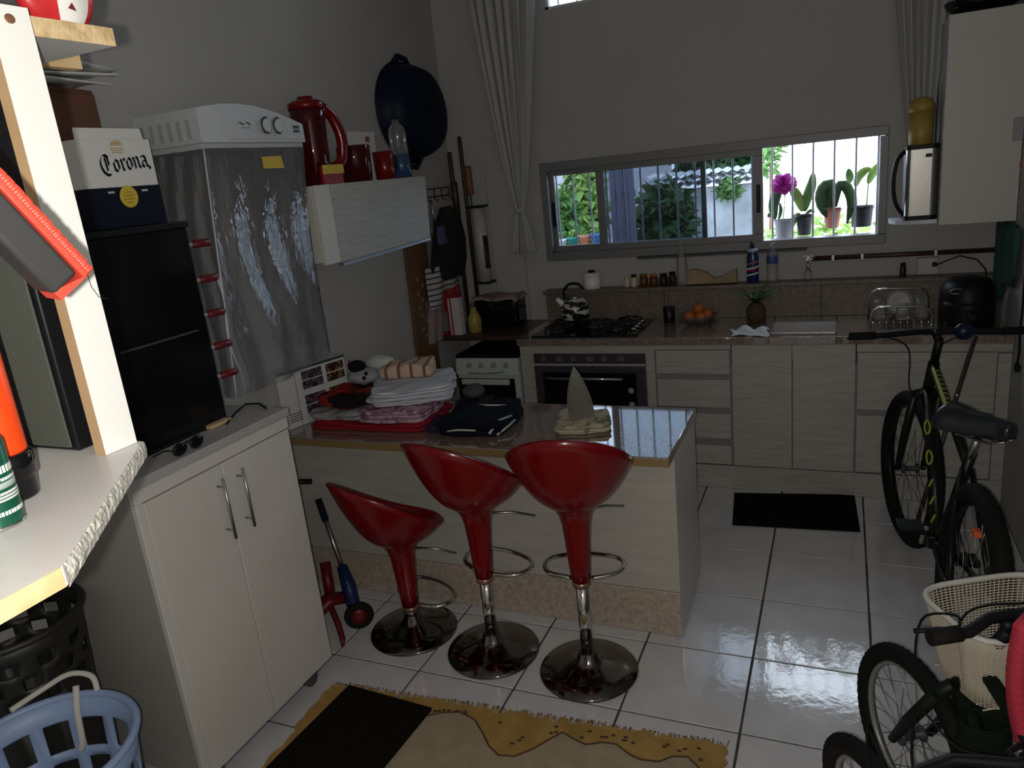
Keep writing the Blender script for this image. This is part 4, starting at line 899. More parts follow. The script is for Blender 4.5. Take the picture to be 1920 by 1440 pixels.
for i, (x0, x1) in enumerate(((.34, .64), (.70, .97))):
    for j, (z0, z1) in enumerate(((.045, .085), (.09, .135), (.165, .205), (.21, .252))):
        b = B(); b.box((Wd*x0, z0, .0003), (Wd*x1, z1, .0014), M=Mo); b.build('photograph', PH[(j+i) % 2] if j % 2 else PH[1 - i], t)
b = B()
for k in range(4): b.box((Wd*.08, .03+k*.012, .0003), (Wd*.26, .034+k*.012, .0010), M=Mo)
b.build('small_print', DARK, t)
# ================================================================== things on the back counter
ZR = ZT+.0005
t = thing('zebra_kettle', 'zebra striped whistling kettle on the gas cooktop', 'kettle', (.385, -.24, ZT+.05)); KC = (.375, -.25, ZT+.0505)
ZB = mat('zebra_enamel', (.50, .50, .50), .25, col2=(.008, .008, .008), scale=13, stretch=(1, 1, 2.6), lo=.49, hi=.51)
b = B(); b.lathe([(.080, 0), (.088, .006), (.089, .05), (.080, .095), (.060, .125), (.048, .130)], 32, KC); b.build('body', ZB, t)
b = B(); b.lathe([(.050, .130), (.046, .142), (.02, .150), (.012, .152), (.014, .166), (.001, .170)], 24, KC); b.build('lid', STEEL, t)
b = B(); b.tube([(KC[0]-.06, KC[1]-.02, KC[2]+.085), (KC[0]-.09, KC[1]-.03, KC[2]+.115), (KC[0]-.105, KC[1]-.035, KC[2]+.135)], [.024, .017, .014], 12); b.build('spout', WLAM, t)
hp = [(KC[0]-.06, KC[1], KC[2]+.115), (KC[0]-.068, KC[1], KC[2]+.17), (KC[0]-.03, KC[1], KC[2]+.215), (KC[0]+.03, KC[1], KC[2]+.215), (KC[0]+.062, KC[1], KC[2]+.18)]
b = B(); b.tube(smooth(hp, 5), .009, 10); b.build('handle', BLACK, t)
t = thing('white_pot', 'small white lidded pot with black knob on the ledge', 'pot', (.44, -.065, 1.106)); PC = (.44, -.066, 1.1056)
b = B(); b.lathe([(.052, 0), (.055, .004), (.056, .085), (.050, .085)], 28, PC); b.build('body', WLAM, t)
b = B(); b.lathe([(.060, .0855), (.060, .094), (.04, .101), (.001, .103)], 28, PC); b.build('lid', WLAM, t)
b = B(); b.lathe([(.020, .102), (.024, .112), (.018, .117), (.001, .118)], 16, PC); b.build('knob', BLACK, t)
def jar(name, label, x, r, h, m, capm, y=-.066, z=1.1056, caph=.014, group='jars on the window ledge', cat='jar'):
    t = thing(name, label, cat, (x, y, z), group=group)
    b = B(); b.lathe([(r*.9, 0), (r, .004), (r, h*.8), (r*.75, h*.92), (r*.72, h), (r*.6, h)], 20, (x, y, z)); b.build('glass_body', m, t)
    b = B(); b.lathe([(r*.82, h+.0003), (r*.82, h+caph), (r*.7, h+caph+.002), (.001, h+caph+.002)], 20, (x, y, z)); b.build('cap', capm, t)
    return t
AMB = glass('amber_glass', (.55, .30, .08), 1.6, .04, haze=.5, hazecol=(.16, .07, .015))
BRN = glass('brown_glass', (.22, .10, .04), 1.6, .04, haze=.6, hazecol=(.05, .022, .01))
jar('spice_jar', 'small pale spice jar, leftmost of the jars on the ledge', .668, .018, .055, CREAM, CREAM)
jar('spice_jar', 'pale spice jar with black cap on the ledge', .713, .020, .062, CREAM, BLACK)
jar('preserve_jar', 'amber glass jar beside the black-capped spice jar', .775, .028, .062, AMB, mat('cap_gold', (.22, .13, .04), .3, .6))
jar('preserve_jar', 'amber glass jar with orange lid in the middle of the ledge jars', .838, .028, .060, AMB, mat('cap_orange', (.30, .10, .03), .4))
jar('preserve_jar', 'dark brown glass jar with black lid on the ledge', .900, .028, .060, BRN, BLACK)
jar('preserve_jar', 'dark jar with navy lid next to the tall clear bottle', .955, .024, .068, BRN, NAVY)
t = thing('glass_bottle', 'tall clear glass bottle standing on the ledge below the window', 'bottle', (1.01, -.066, 1.106))
b = B(); b.lathe([(.030, 0), (.033, .004), (.033, .10), (.030, .16), (.016, .215), (.014, .245), (.017, .250), (.013, .252)], 24, (1.015, -.066, 1.1056)); b.build('bottle', CLEAR, t)
b = B(); b.lathe([(.015, .2525), (.017, .254), (.017, .272), (.001, .274)], 16, (1.015, -.066, 1.1056)); b.build('stopper', CLEARP, t)
t = thing('paper_wrapper', 'open beige paper wrapper lying on the ledge', 'wrapper', (1.19, -.066, 1.106))
wp = [at(*q_, 'y', -.10) for q_ in ((1288, 533), (1289, 508), (1300, 505), (1322, 511), (1340, 522), (1352, 519), (1380, 505), (1382, 529))]
b = B(); b.prism([(q_.x, max(1.1062, q_.z)) for q_ in wp], -.105, -.055, 'y'); b.build('sheet', mat('wrapper_beige', (.33, .25, .15), .7, col2=(.26, .19, .11), scale=12), t)
t = thing('detergent_bottle', 'dark blue detergent bottle with white red label stripes', 'bottle', (1.427, -.066, 1.106)); DC = (1.427, -.066, 1.1056)
b = B(); b.lathe([(.028, 0), (.031, .004), (.031, .15), (.024, .175), (.027, .19), (.014, .205), (.013, .212)], 24, DC, sx=1.1, sy=.75); b.build('bottle', mat('bottle_blue', (.012, .018, .10), .25), t)
b = B(); b.lathe([(.012, .2122), (.013, .235), (.006, .240), (.001, .241)], 14, DC); b.build('cap', DARK, t)
b = B(); b.lathe([(.0255, .180), (.0285, .190), (.020, .199)], 24, DC, sx=1.1, sy=.75); b.build('shoulder', mat('shoulder_pale', (.40, .46, .60), .3), t)
for k, (c, z) in enumerate(((PAPERW, .045), (REDP, .070), (PAPERW, .082), (mat('label_pink', (.35, .12, .14), .5), .110))):
    b = B(); b.surf(lambda u, v: (DC[0]+.0346*math.cos(PI+PI*u), DC[1]+.0238*math.sin(PI+PI*u), DC[2]+z+.010*v+.020*(u-.5)), 16, 1); b.build('label_stripe', c, t, solid=.0006)
t = thing('water_bottle', 'clear plastic water bottle with blue label on the ledge', 'bottle', (1.537, -.066, 1.106)); DC = (1.537, -.066, 1.1056)
b = B(); b.lathe([(.029, 0), (.032, .005), (.030, .06), (.032, .10), (.032, .155), (.014, .195), (.0125, .205)], 24, DC); b.build('bottle', CLEARP, t)
b = B(); b.lathe([(.0325, .108), (.0328, .110), (.0328, .150), (.0325, .152)], 24, DC); b.build('label', mat('label_blue', (.04, .06, .22), .4), t)
b = B(); b.lathe([(.0145, .2053), (.015, .222), (.001, .224)], 14, DC); b.build('cap', CLEARP, t)
# pipe, tap
t = thing('gas_pipe', 'dark copper-brown pipe clipped along the wall under the window', 'pipe', (2.2, -.02, 1.21))
b = B(); b.cyl((1.765, -.022, 1.222), (2.658, -.022, 1.222), .0135, n=12); b.build('pipe', mat('pipe_brown', (.045, .018, .014), .4), t)
for x in (1.86, 2.01, 2.37): b = B(); b.box((x-.008, -.038, 1.205), (x+.008, -.0005, 1.241), .002); b.build('clip', STEEL, t)
t = thing('wall_tap', 'chrome wall tap with clear filter at the end of the pipe', 'tap', (1.73, -.06, 1.13))
b = B(); b.cyl((1.73, -.0005, 1.222), (1.73, -.075, 1.222), .014, n=14); b.tube([(1.73, -.07, 1.222), (1.73, -.075, 1.19), (1.73, -.075, 1.165)], .010, 10); b.cyl((1.73, -.022, 1.222), (1.764, -.022, 1.222), .017, n=12); b.build('body', CHROME, t)
b = B(); b.box((1.695, -.058, 1.236), (1.765, -.046, 1.246), .003); b.cyl((1.73, -.052, 1.222), (1.73, -.052, 1.240), .006, n=10); b.build('handle', CHROME, t)
b = B(); b.lathe([(.016, 1.110), (.022, 1.125), (.020, 1.160), (.010, 1.166)], 16, (1.73, -.075, 0)); b.build('filter', CLEARP, t)
jar('small_bottle', 'tiny brown bottle standing on the right end of the ledge', 2.213, .017, .060, BRN, BLACK, group=None, cat='bottle')
t = thing('white_socket_box', 'white surface socket box above the right end of the ledge', 'socket', (2.33, -.02, 1.12))
b = B(); b.box((2.285, -.035, 1.1065), (2.385, -.0005, 1.198), .004); b.build('box', mat('socket_white', (.42, .42, .42), .5), t)
b = B(); b.box((2.355, -.048, 1.150), (2.378, -.0355, 1.175), .003); b.build('plug', BLACK, t)
b = B(); b.tube([(2.378, -.042, 1.16), (2.42, -.05, 1.18), (2.48, -.06, 1.205), (2.55, -.12, 1.19), (2.58, -.20, 1.15), (2.58, -.27, 1.08)], .004, 6); b.build('lead', BLACK, t)
# worktop things
t = thing('fruit_bowl', 'shallow clear glass fruit bowl on the worktop', 'bowl', (1.13, -.23, ZR)); FC = (1.13, -.235, ZR)
b = B(); b.lathe([(.045, 0), (.05, .004), (.085, .028), (.115, .055), (.112, .057), (.08, .033), (.045, .010), (.001, .008)], 32, FC); b.build('bowl', CLEAR, t)
OR = mat('orange_peel', (.42, .10, .012), .5, bump=.15, bscale=120)
for k, (dx, dy, dz) in enumerate(((-.045, -.02, .044), (.022, -.045, .046), (.050, .028, .048), (-.015, .048, .046), (.004, .0, .088))):
    b = B(); b.sphere((FC[0]+dx, FC[1]+dy, FC[2]+dz), (.034, .034, .032), 16, 10); o = b.build('orange', OR); b = B(); b.lathe([(.004, 0), (.002, .003), (.001, .004)], 8, (FC[0]+dx, FC[1]+dy, FC[2]+dz+.0315)); b.build('stem_end', LM[0], o)
    tag(o, ['leftmost orange in the glass fruit bowl', 'front orange in the glass fruit bowl', 'rightmost orange in the glass fruit bowl', 'rear orange in the glass fruit bowl', 'topmost orange heaped in the glass fruit bowl'][k], 'orange', 'oranges in the fruit bowl')
b = B(); b.lathe([(.030, 0), (.033, .003), (.037, .095), (.034, .095), (.030, .008), (.001, .006)], 24, (.95, -.19, ZR)); tag(b.build('drinking_glass', glass('dark_glass', (.45, .43, .45), 1.6, .03)), 'dark drinking glass on the worktop beside the fruit bowl', 'glass')
t = thing('pineapple', 'dark pineapple lying upright with leafy crown beside the sink', 'pineapple', (1.46, -.20, ZR)); PX = (1.46, -.235, ZR)
b = B(); b.surf(lambda u, v: ((.055*math.sin(PI*(.10+.8*v))**.6*(1+.05*math.sin(24*u*PI)*math.sin(20*v*PI)))*math.cos(2*PI*u)+PX[0], (.055*math.sin(PI*(.10+.8*v))**.6*(1+.05*math.sin(24*u*PI)*math.sin(20*v*PI)))*math.sin(2*PI*u)+PX[1], PX[2]+.115*v+.0005), 36, 18, cu=True); b.build('fruit', mat('pineapple_skin', (.07, .04, .015), .8), t)
b = B(); random.seed(3)
for k in range(22):
    a = k*2.4; e = .35+.9*random.random(); leaf(b, (PX[0], PX[1], PX[2]+.110), (math.cos(a)*e, math.sin(a)*e, 1.0), (-math.cos(a), -math.sin(a), .4), .11+.04*random.random(), .010, .45, 6)
b.build('crown', LM[0], t, solid=.0015)
t = thing('dish_cloth', 'crumpled white dish cloth at the edge of the sink', 'cloth', (1.45, -.53, ZR))
b = B(); b.surf(lambda u, v: (1.36+u*.19+.01*math.sin(7*v), -.595+v*.13+.02*math.sin(5*u), ZR+.002+.022*abs(math.sin(u*6+v*3))*(.3+v)), 20, 12); b.build('fabric', mat('dishcloth', (.60, .63, .68), .9), t, solid=.003)
# dish rack
t = thing('dish_rack', 'chrome wire dish rack with two arched rails beside the sink', 'dish rack', (2.19, -.33, ZR))
for y, ah in ((-.20, .165), (-.46, .118)):
    b = B(); b.tube([(2.045, y, ZR+.004), (2.045, y, ZR+ah-.055), (2.055, y, ZR+ah-.02), (2.085, y, ZR+ah), (2.28, y, ZR+ah), (2.315, y, ZR+ah-.02), (2.33, y, ZR+ah-.055), (2.33, y, ZR+.004)], .006, 8); b.build('arch', CHROME, t)
for x in (2.045, 2.33): b = B(); b.cyl((x, -.46, ZR+.006), (x, -.20, ZR+.006), .004, n=8); b.build('rail', CHROME, t)
for k in range(9): b = B(); b.tube([(2.06+k*.032, -.45, ZR+.008), (2.06+k*.032, -.39, ZR+.03), (2.06+k*.032, -.27, ZR+.03), (2.06+k*.032, -.21, ZR+.008)], .0022, 6); b.build('wire', CHROME, t)
for k, (x, y, h) in enumerate(((2.09, -.33, .095), (2.20, -.36, .08), (2.29, -.31, .10))):
    b = B(); b.lathe([(.034, 0), (.035, .002), (.028, h), (.001, h)], 20, (x, y, ZR+.034)); tag(b.build('upturned_glass', CLEAR), ['upturned glass at the left of the dish rack', 'upturned glass in the middle of the dish rack', 'upturned glass at the right of the dish rack'][k], 'glass', 'glasses in the dish rack')
b = B(); b.lathe([(.001, 0), (.04, .003), (.064, .010), (.065, .013), (.04, .007), (.001, .005)], 28, M=TR((2.19, -.245, ZR+.098), rx=R_(80))); tag(b.build('white_plate', mat('plate_white', (.30, .30, .31), .4)), 'white plate standing upright in the dish rack', 'plate')
# air fryer
t = thing('air_fryer', 'rounded black air fryer in the right corner of the worktop', 'air fryer', (2.48, -.30, ZR)); AC = (2.478, -.40, ZR)
b = B(); b.lathe([(.118, 0), (.128, .01), (.130, .14), (.124, .20), (.10, .235), (.05, .248), (.001, .250)], 32, AC, sx=.95, sy=1.1); b.build('body', BLACK, t)
b = B(); b.surf(lambda u, v: (AC[0]+.130*.95*1.012*math.cos(-PI*.85+PI*.7*u), AC[1]+.130*1.1*1.012*math.sin(-PI*.85+PI*.7*u), AC[2]+.03+.11*v), 16, 4); b.build('drawer', BLACK, t, solid=.004)
b = B(); b.box((AC[0]-.02, AC[1]-.21, AC[2]+.07), (AC[0]+.02, AC[1]-.145, AC[2]+.105), .008); b.build('handle', BLACK, t)
b = B(); b.tube([(AC[0]-.06+.030*math.cos(a), AC[1]-.122, AC[2]+.198+.012*math.sin(a)) for a in [i*PI/8 for i in range(16)]], .003, 6, True); b.build('dial_ring', CHROME, t)
# ================================================================== corner by the left wall
ZK = .8955
t = thing('toaster', 'black toaster on the dark corner board', 'toaster', (-.17, -.16, ZK))
b = B(); b.box((-.335, -.26, ZK+.008), (-.02, -.08, ZK+.20), .03, seg=4); b.build('body', BLACKG, t)
b = B(); b.box((-.32, -.25, ZK), (-.035, -.09, ZK+.010), .003); b.build('foot', BLACK, t)
text('brand_print', '- - - -', .022, frame_M((-.12, -.2608, ZK+.135), (1, 0, 0), (0, 0, 1)), GREY, t)
b = B(); b.box((-.022, -.19, ZK+.12), (.0, -.15, ZK+.135), .003); b.build('lever', BLACK, t)
t = thing('toaster_cover', 'pink patterned cloth draped over the toaster top', 'cloth', (-.17, -.16, ZK+.2))
def tcv(u, v): x = -.335+u*.32; return (x, -.272+.205*v, ZK+.2045+.006*math.sin(u*9+v*5) - (.016*(1-v/.15) if v < .15 else 0) - (.02*(u-.9)/.1 if u > .9 else 0))
b = B(); b.surf(tcv, 20, 14); b.build('fabric', mat('cover_pink', (.20, .11, .12), .9, col2=(.36, .28, .28), scale=22), t, solid=.004)
def stick(name, label, x, y, z0, z1, r, m, cat='broomstick', grp='sticks in the corner', r2=None):
    b = B(); b.tube([(x, y, z0), (x, y, z1-.01), (x, y, z1)], [r, r2 or r, (r2 or r)*.6], 12); return tag(b.build(name, m), label, cat, grp)
WD2 = mat('handle_dark_wood', (.035, .02, .012), .5); WD3 = mat('handle_orange_wood', (.16, .055, .022), .5, col2=(.20, .08, .03), scale=20)
stick('broomstick', 'tallest dark wooden broomstick standing in the corner', -.405, -.035, ZK, 2.135, .014, WD2)
stick('broomstick', 'shorter dark wooden broomstick against the left wall corner', -.478, -.06, ZK, 2.045, .015, WD2)
t = thing('rolling_pin', 'orange-brown wooden rolling pin upright on a thin rod', 'rolling pin', (-.355, -.06, ZK))
b = B(); b.lathe([(.016, 1.755), (.024, 1.765), (.024, 1.935), (.014, 1.945)], 16, (-.358, -.06, 0)); b.build('barrel', WD3, t)
b = B(); b.cyl((-.358, -.06, 1.688), (-.358, -.06, 1.7548), .006, n=8); b.build('rod', DARK, t)
stick('pepper_mill', 'thick dark wooden mill hanging left of the rolling pin', -.452, -.10, 1.62, 1.855, .024, WD2)
t = thing('film_dispenser', 'white tubular film dispenser with black end plates on the wall', 'dispenser', (-.33, -.06, 1.16))
b = B(); b.lathe([(.048, 1.185), (.048, 1.672)], 24, (-.315, -.065, 0)); b.build('tube', mat('tube_white', (.40, .40, .38), .4), t)
for z in (1.170, 1.673): b = B(); b.box((-.375, -.125, z), (-.255, -.003, z+.014), .004); b.build('end_plate', BLACK, t)
b = B(); b.surf(lambda u, v: (-.315+.049*math.cos(-.9+.9*u), -.065+.049*math.sin(-.9+.9*u), 1.27+.22*v), 6, 4); b.build('sticker', mat('sticker_dark', (.06, .02, .02), .4, col2=(.012, .012, .012), scale=9), t, solid=.001)
# wire rack with hanging things on the left wall
q = at(820, 362, 'x', -.50)
t = thing('wire_hook_rack', 'thin black wire rack with hooks on the left wall', 'wire rack', (-.5, q.y, q.z))
for dz in (-.02, .03): b = B(); b.tube([(XL+.003, q.y-.17, q.z+dz), (XL+.03, q.y-.17, q.z+dz), (XL+.03, q.y+.15, q.z+dz), (XL+.003, q.y+.15, q.z+dz)], .004, 6); b.build('rail', BLACK, t)
for k in range(4): b = B(); yy = q.y-.16+k*.10; b.tube([(XL+.03, yy, q.z+.03), (XL+.03, yy, q.z-.03), (XL+.045, yy, q.z-.05), (XL+.058, yy, q.z-.035)], .003, 6); b.build('hook', BLACK, t)
def hang(name, label, cat, pts_px, xw, m, seed=1, th=.02, x_amp=.012):
    """a hanging cloth: outline rows given as (y_left, y_right, z) on the wall plane xw"""
    rows = pts_px
    def f(u, v):
        q = v*(len(rows)-1); i = min(len(rows)-2, int(q)); w_ = q-i
        yl = rows[i][0]+(rows[i+1][0]-rows[i][0])*w_; yr = rows[i][1]+(rows[i+1][1]-rows[i][1])*w_; z = rows[i][2]+(rows[i+1][2]-rows[i][2])*w_
        return (xw + x_amp*math.sin(u*13+seed+v*2) + th*math.sin(PI*u), yl+(yr-yl)*u, z)
    t = thing(name, label, cat, (xw, rows[-1][0], rows[-1][2])); b = B(); b.surf(f, 24, 24); b.build('fabric', m, t, solid=.006); return t
def rows(px, x): return [((lambda a, c: (a.y, c.y, (a.z+c.z)/2))(at(l, yy, 'x', x), at(r, yy, 'x', x))) for l, r, yy in px]
hang('black_bag', 'black cloth bag hanging from the wire rack', 'bag', rows(((822, 838, 388), (812, 862, 415), (808, 872, 450), (806, 876, 490), (815, 872, 512), (828, 862, 520)), -.44), -.44, mat('bag_black', (.006, .005, .008), .9), 2, .05)
hang('purple_strap', 'short purple strap in front of the hanging black bag', 'strap', rows(((812, 826, 425), (813, 828, 445), (816, 832, 458)), -.40), -.375, mat('strap_purple', (.09, .06, .16), .7), 1, .004, .002)
hang('striped_towel', 'white towel with thin black stripes hanging below the black bag', 'towel', rows(((797, 850, 495), (800, 858, 520), (803, 862, 545), (806, 864, 570)), -.46), -.455, mat('towel_stripe', (.42, .40, .39), .9, col2=(.05, .045, .05), scale=9, kind='wave', lo=.72, hi=.86), 4, .02)
hang('pink_towel', 'faded pink cloth hanging lowest by the wooden plank', 'towel', rows(((801, 832, 560), (803, 834, 600), (806, 838, 640)), -.48), -.49, mat('towel_pink', (.26, .19, .20), .9), 3, .01)
t = thing('steel_ladle', 'shiny steel ladle hanging at the end of the wire rack', 'ladle', (-.46, q.y-.17, q.z-.2))
b = B(); b.tube([(XL+.056, q.y-.16, q.z-.035), (XL+.055, q.y-.16, q.z-.12), (XL+.05, q.y-.155, q.z-.24)], .008, 8, flat=.5); b.build('handle', CHROME, t)
b = B(); b.sphere((XL+.055, q.y-.155, q.z-.27), (.03, .04, .04), 16, 10); b.build('bowl', CHROME, t)
# plank, paper box, yellow bottle
a0, a1, c0, c1 = at(762, 462, 'x', -.49), at(803, 452, 'x', -.49), at(782, 700, 'x', -.49), at(824, 700, 'x', -.47)
t = thing('wooden_plank', 'long brown wooden board leaning on the left wall', 'board', (-.49, a0.y, .0))
b = B(); sl = (c0.z-a0.z); 
b.prism([(a0.y, a0.z), (a1.y, a1.z), (a1.y-.02, 1.5 if False else a1.z-.01), (a1.y+.01-.08, .004), (a0.y-.06, .004)], XL+.004, XL+.026, 'x'); b.build('board', mat('plank_brown', (.11, .06, .028), .5, col2=(.15, .085, .04), scale=5, stretch=(1, 8, 1)), t)
random.seed(8); b = B()
for k in range(9): yy = a0.y+.10+random.uniform(-.04, .04); zz = 1.30-.045*k; b.sphere((XL+.0262, yy, zz), (.001, .018, .014), 10, 6)
b.build('painted_flowers', mat('flower_gold', (.30, .20, .06), .4), t)['kind'] = 'stuff'
q0, q1 = at(832, 632, 'x', -.40), at(868, 630, 'y', -.30)
t = thing('paper_towel_box', 'white box with red edges standing on the corner board', 'box', (-.42, -.37, ZK))
b = B(); b.box((-.425, -.455, ZK+.001), (-.335, -.40, ZK+.245), .002); b.build('carton', mat('carton_pale', (.50, .47, .48), .5), t)
for x in (-.4255, -.402): b = B(); b.box((x, -.4562, ZK+.001), (x+.010, -.4548, ZK+.245)); b.build('red_stripe', REDP, t)
b = B(); b.box((-.425, -.455, ZK+.2452), (-.335, -.40, ZK+.262), .003); b.build('red_top', REDP, t)
b = B(); b.box((-.505, -.465, ZK+.0008), (-.43, -.38, ZK+.012), .003); tag(b.build('red_tray', REDP), 'small red tray on the corner board beside the white box', 'tray')
hang('red_cloth', 'red cloth hanging above the white box', 'cloth', rows(((836, 862, 538), (834, 868, 555), (840, 872, 580)), -.42), -.43, mat('cloth_bright_red', (.22, .012, .014), .8), 3, .02)
t = thing('yellow_bottle', 'dull yellow squeeze bottle on the corner board', 'bottle', (-.30, -.33, ZK)); YC = (-.285, -.36, ZK+.0005)
b = B(); b.lathe([(.040, 0), (.044, .005), (.046, .08), (.038, .11), (.022, .135), (.018, .165), (.010, .168)], 22, YC); b.build('bottle', mat('bottle_yellow', (.30, .24, .06), .35), t)
b = B(); b.lathe([(.016, .1682), (.014, .19), (.001, .195)], 14, YC); b.build('cap', DARK, t)
# ================================================================== bicycles
def rotz_to(d): return math.atan2(d[1], d[0])
def wheel(t, name, c, R, tw, Ms, rimm, nsp=28, knob=True):
    """local wheel in the xz plane around c, transformed by Ms"""
    Mw = Ms @ Matrix.Translation(Vector(c)) @ Matrix.Rotation(R_(90), 4, 'X')
    n = 120
    def f(u, v):
        a = 2*PI*u; p = 2*PI*v; k = 1.0
        rr = R - tw + tw*math.cos(p)*1.0; z = tw*.95*math.sin(p)
        if knob and math.cos(p) > .25 and int(round(u*n)) % 2: rr -= tw*.16
        return (rr*math.cos(a), rr*math.sin(a), z)
    b = B(); b.surf(f, n, 10, cu=True, cv=True, M=Mw); w_ = b.build(name, RUBBER, t, local=True)
    ri = R-2*tw
    b = B(); b.surf(lambda u, v: ((ri+.004*math.cos(2*PI*v)*2-.004)*math.cos(2*PI*u), (ri+.008*math.cos(2*PI*v)-.004)*math.sin(2*PI*u), .010*math.sin(2*PI*v)), 64, 6, cu=True, cv=True, M=Mw); b.build('rim', rimm, w_, local=True)
    b = B(); b.lathe([(.022, -.035), (.022, -.028), (.012, -.024), (.012, .024), (.022, .028), (.022, .035)], 16, M=Mw); b.build('hub', DARK, w_, local=True)
    b = B()
    for k in range(nsp):
        a = 2*PI*k/nsp; s = .026 if k % 2 else -.026; a2 = a + (.5 if k % 4 < 2 else -.5)
        b.tube([Mw @ Vector((.02*math.cos(a2), .02*math.sin(a2), s)), Mw @ Vector((ri*math.cos(a), ri*math.sin(a), 0))], .0011, 4)
    b.build('spokes', STEEL, w_, local=True)['kind'] = 'stuff'
    return w_
def bicycle(name, label, rear, head, R, wb, steer, lean, hz, hx, seat, bb, fm, rimm, tw=.028, hbw=.36, tr=.02, grp='bicycles at the right', rise=.0, saddle_rot=0.0, saddle_m=None, yel=None, barback=.0, cat='bicycle'):
    t = thing(name, label, cat, (rear[0], rear[1], 0), rotz_to(head), group=grp, lean=lean)
    I = Matrix.Identity(4)
    rc, fc = Vector((0, 0, R)), Vector((wb, 0, R))
    H = Vector((hx, 0, hz)); ax = (H - fc).normalized()
    Hb = fc + ax*(R+.07); 
    Ms = Matrix.Translation(H) @ Matrix.Rotation(steer, 4, ax) @ Matrix.Translation(-H)
    wheel(t, 'rear_wheel', rc, R, tw, I, rimm); wheel(t, 'front_wheel', fc, R, tw, Ms, rimm)
    Ht, Hl = Hb + ax*.14, Hb + ax*.015
    ST = Vector(seat) - Vector((seat[0]-bb[0], 0, seat[2]-bb[2]))*.28; Bb = Vector(bb)
    b = B()
    b.tube([Ht+ax*.0, ST], tr*.85, 12); b.tube([Hl, Bb], tr*1.15, 12); b.tube([Bb, ST + (ST-Bb).normalized()*.05], tr*.85, 12); b.cyl(tuple(Hb-ax*.005), tuple(Ht+ax*.012), tr*1.1, n=14)
    for s in (-1, 1):
        b.tube([Bb+Vector((0, s*.02, 0)), Vector((.10, s*.055, R*.95)), rc+Vector((0, s*.06, 0))], tr*.5, 8); b.tube([ST+Vector((0, s*.015, -.02)), Vector((.10, s*.05, R+ (ST.z-R)*.32)), rc+Vector((0, s*.06, 0))], tr*.45, 8)
    b.cyl((Bb.x, -.04, Bb.z), (Bb.x, .04, Bb.z), .024, n=14); fr = b.build('frame', fm, t, local=True)
    b = B()
    for s in (-1, 1):
        b.tube([Hb+Vector((0, s*.05, -.01)), fc+ax*(R*.5)+Vector((0, s*.055, 0)), fc+Vector((0, s*.055, 0))], [tr*.85, tr*.85, tr*.6], 10, M=Ms)
    b.tube([Hb+Vector((0, -.055, -.01)), Hb+Vector((0, 0, .012)), Hb+Vector((0, .055, -.01))], tr*.9, 10, M=Ms); fk = b.build('fork', fm, t, local=True)
    b = B(); top = H + Vector((.0, 0, 0)); b.cyl(tuple(Ht+ax*.01), tuple(H-ax*.01), tr*.8, n=12, M=Ms); fwd = Vector((.055-barback, 0, .01)); b.tube([H-ax*.02, H+fwd], tr*.8, 10, M=Ms); b.build('stem', BLACK, t, local=True)
    hb = H+fwd
    pts = [hb+Vector((-.035-barback*.6, s, rise*min(1, abs(s)/hbw*1.6))) if abs(s) > .6*hbw else hb+Vector((0, s, rise*min(1, abs(s)/hbw*1.6))) for s in (-hbw, -.62*hbw, -.2*hbw, .2*hbw, .62*hbw, hbw)]
    b = B(); b.tube(pts, .0125, 10, M=Ms); b.build('handlebar', BLACK, t, local=True)
    for s in (-1, 1):
        e = pts[0] if s < 0 else pts[-1]; q = pts[1] if s < 0 else pts[-2]
        b = B(); b.tube([e+(e-q).normalized()*.004, e.lerp(q, .75)], .017, 12, M=Ms); b.build('grip', RUBBER, t, local=True)
        m_ = e.lerp(q, .8); b = B(); b.tube([m_+Vector((.01, 0, -.012)), m_+Vector((.05, s*.01, -.022)), e+Vector((.055, 0, -.02))], .006, 8, M=Ms); b.build('brake_lever', BLACK, t, local=True)
        b = B(); b.tube(smooth([m_+Vector((.02, -s*.01, -.005)), m_+Vector((.10, -s*.06, -.03)), Ht+Vector((.13, s*.06, .04)), Hl+Vector((.09, s*.045, -.02)), Hl+Vector((-.02, s*.02, -.03))], 5), .003, 6, M=Ms); b.build('cable', RUBBER, t, local=True)
    S = Vector(seat); b = B(); b.cyl(tuple(ST), tuple(S - Vector((0, 0, .04))), .0135, n=12); b.build('seat_post', STEEL, t, local=True)
    Msd = Matrix.Translation(S) @ Matrix.Rotation(saddle_rot, 4, 'Z')
    def sad(u, v):
        x = -.115+.225*u; wd = .020+.062*max(0, 1-((x+.10)/.17))**1.0 if x > -.10 else .075*(math.sqrt(max(0, 1-((x+.10)/.03)**2))*.6+.4)
        wd = min(wd*1.12, .086); a = PI*v*1.0; return (x, wd*math.cos(a)*1.0, .002+.050*math.sin(a)**.6*(1-.25*u) - (.018*(1-math.sin(a)) ) + .012*(abs(u-.35)))
    b = B(); b.surf(sad, 24, 14, M=Msd); b.build('saddle', saddle_m or BLACK, t, local=True, solid=.012)
    b = B()
    for s in (-1, 1): b.tube([(-.08, s*.022, -.012), (-.05, s*.022, -.035), (.06, s*.02, -.035), (.11, s*.012, -.008)], .0035, 6, M=Msd)
    b.build('saddle_rails', STEEL, t, local=True)
    b = B(); b.lathe([(.075, .050), (.082, .051), (.082, .055), (.070, .056)], 32, M=Matrix.Translation(Bb) @ Matrix.Rotation(R_(90), 4, 'X')); b.build('chainring', DARK, t, local=True)
    for s in (-1, 1):
        d = Vector((.10*s, s*-.075, -.11*s)); b = B(); b.tube([Bb+Vector((0, d.y*.8, 0)), Bb+d], .010, 8); cr = b.build('crank_arm', STEEL, t, local=True)
        b = B(); b.box((-.045, -.045, -.010), (.045, .045, .010), .004, M=Matrix.Translation(Bb+d+Vector((0, -s*.055, 0)))); b.build('pedal', BLACK, cr, local=True)
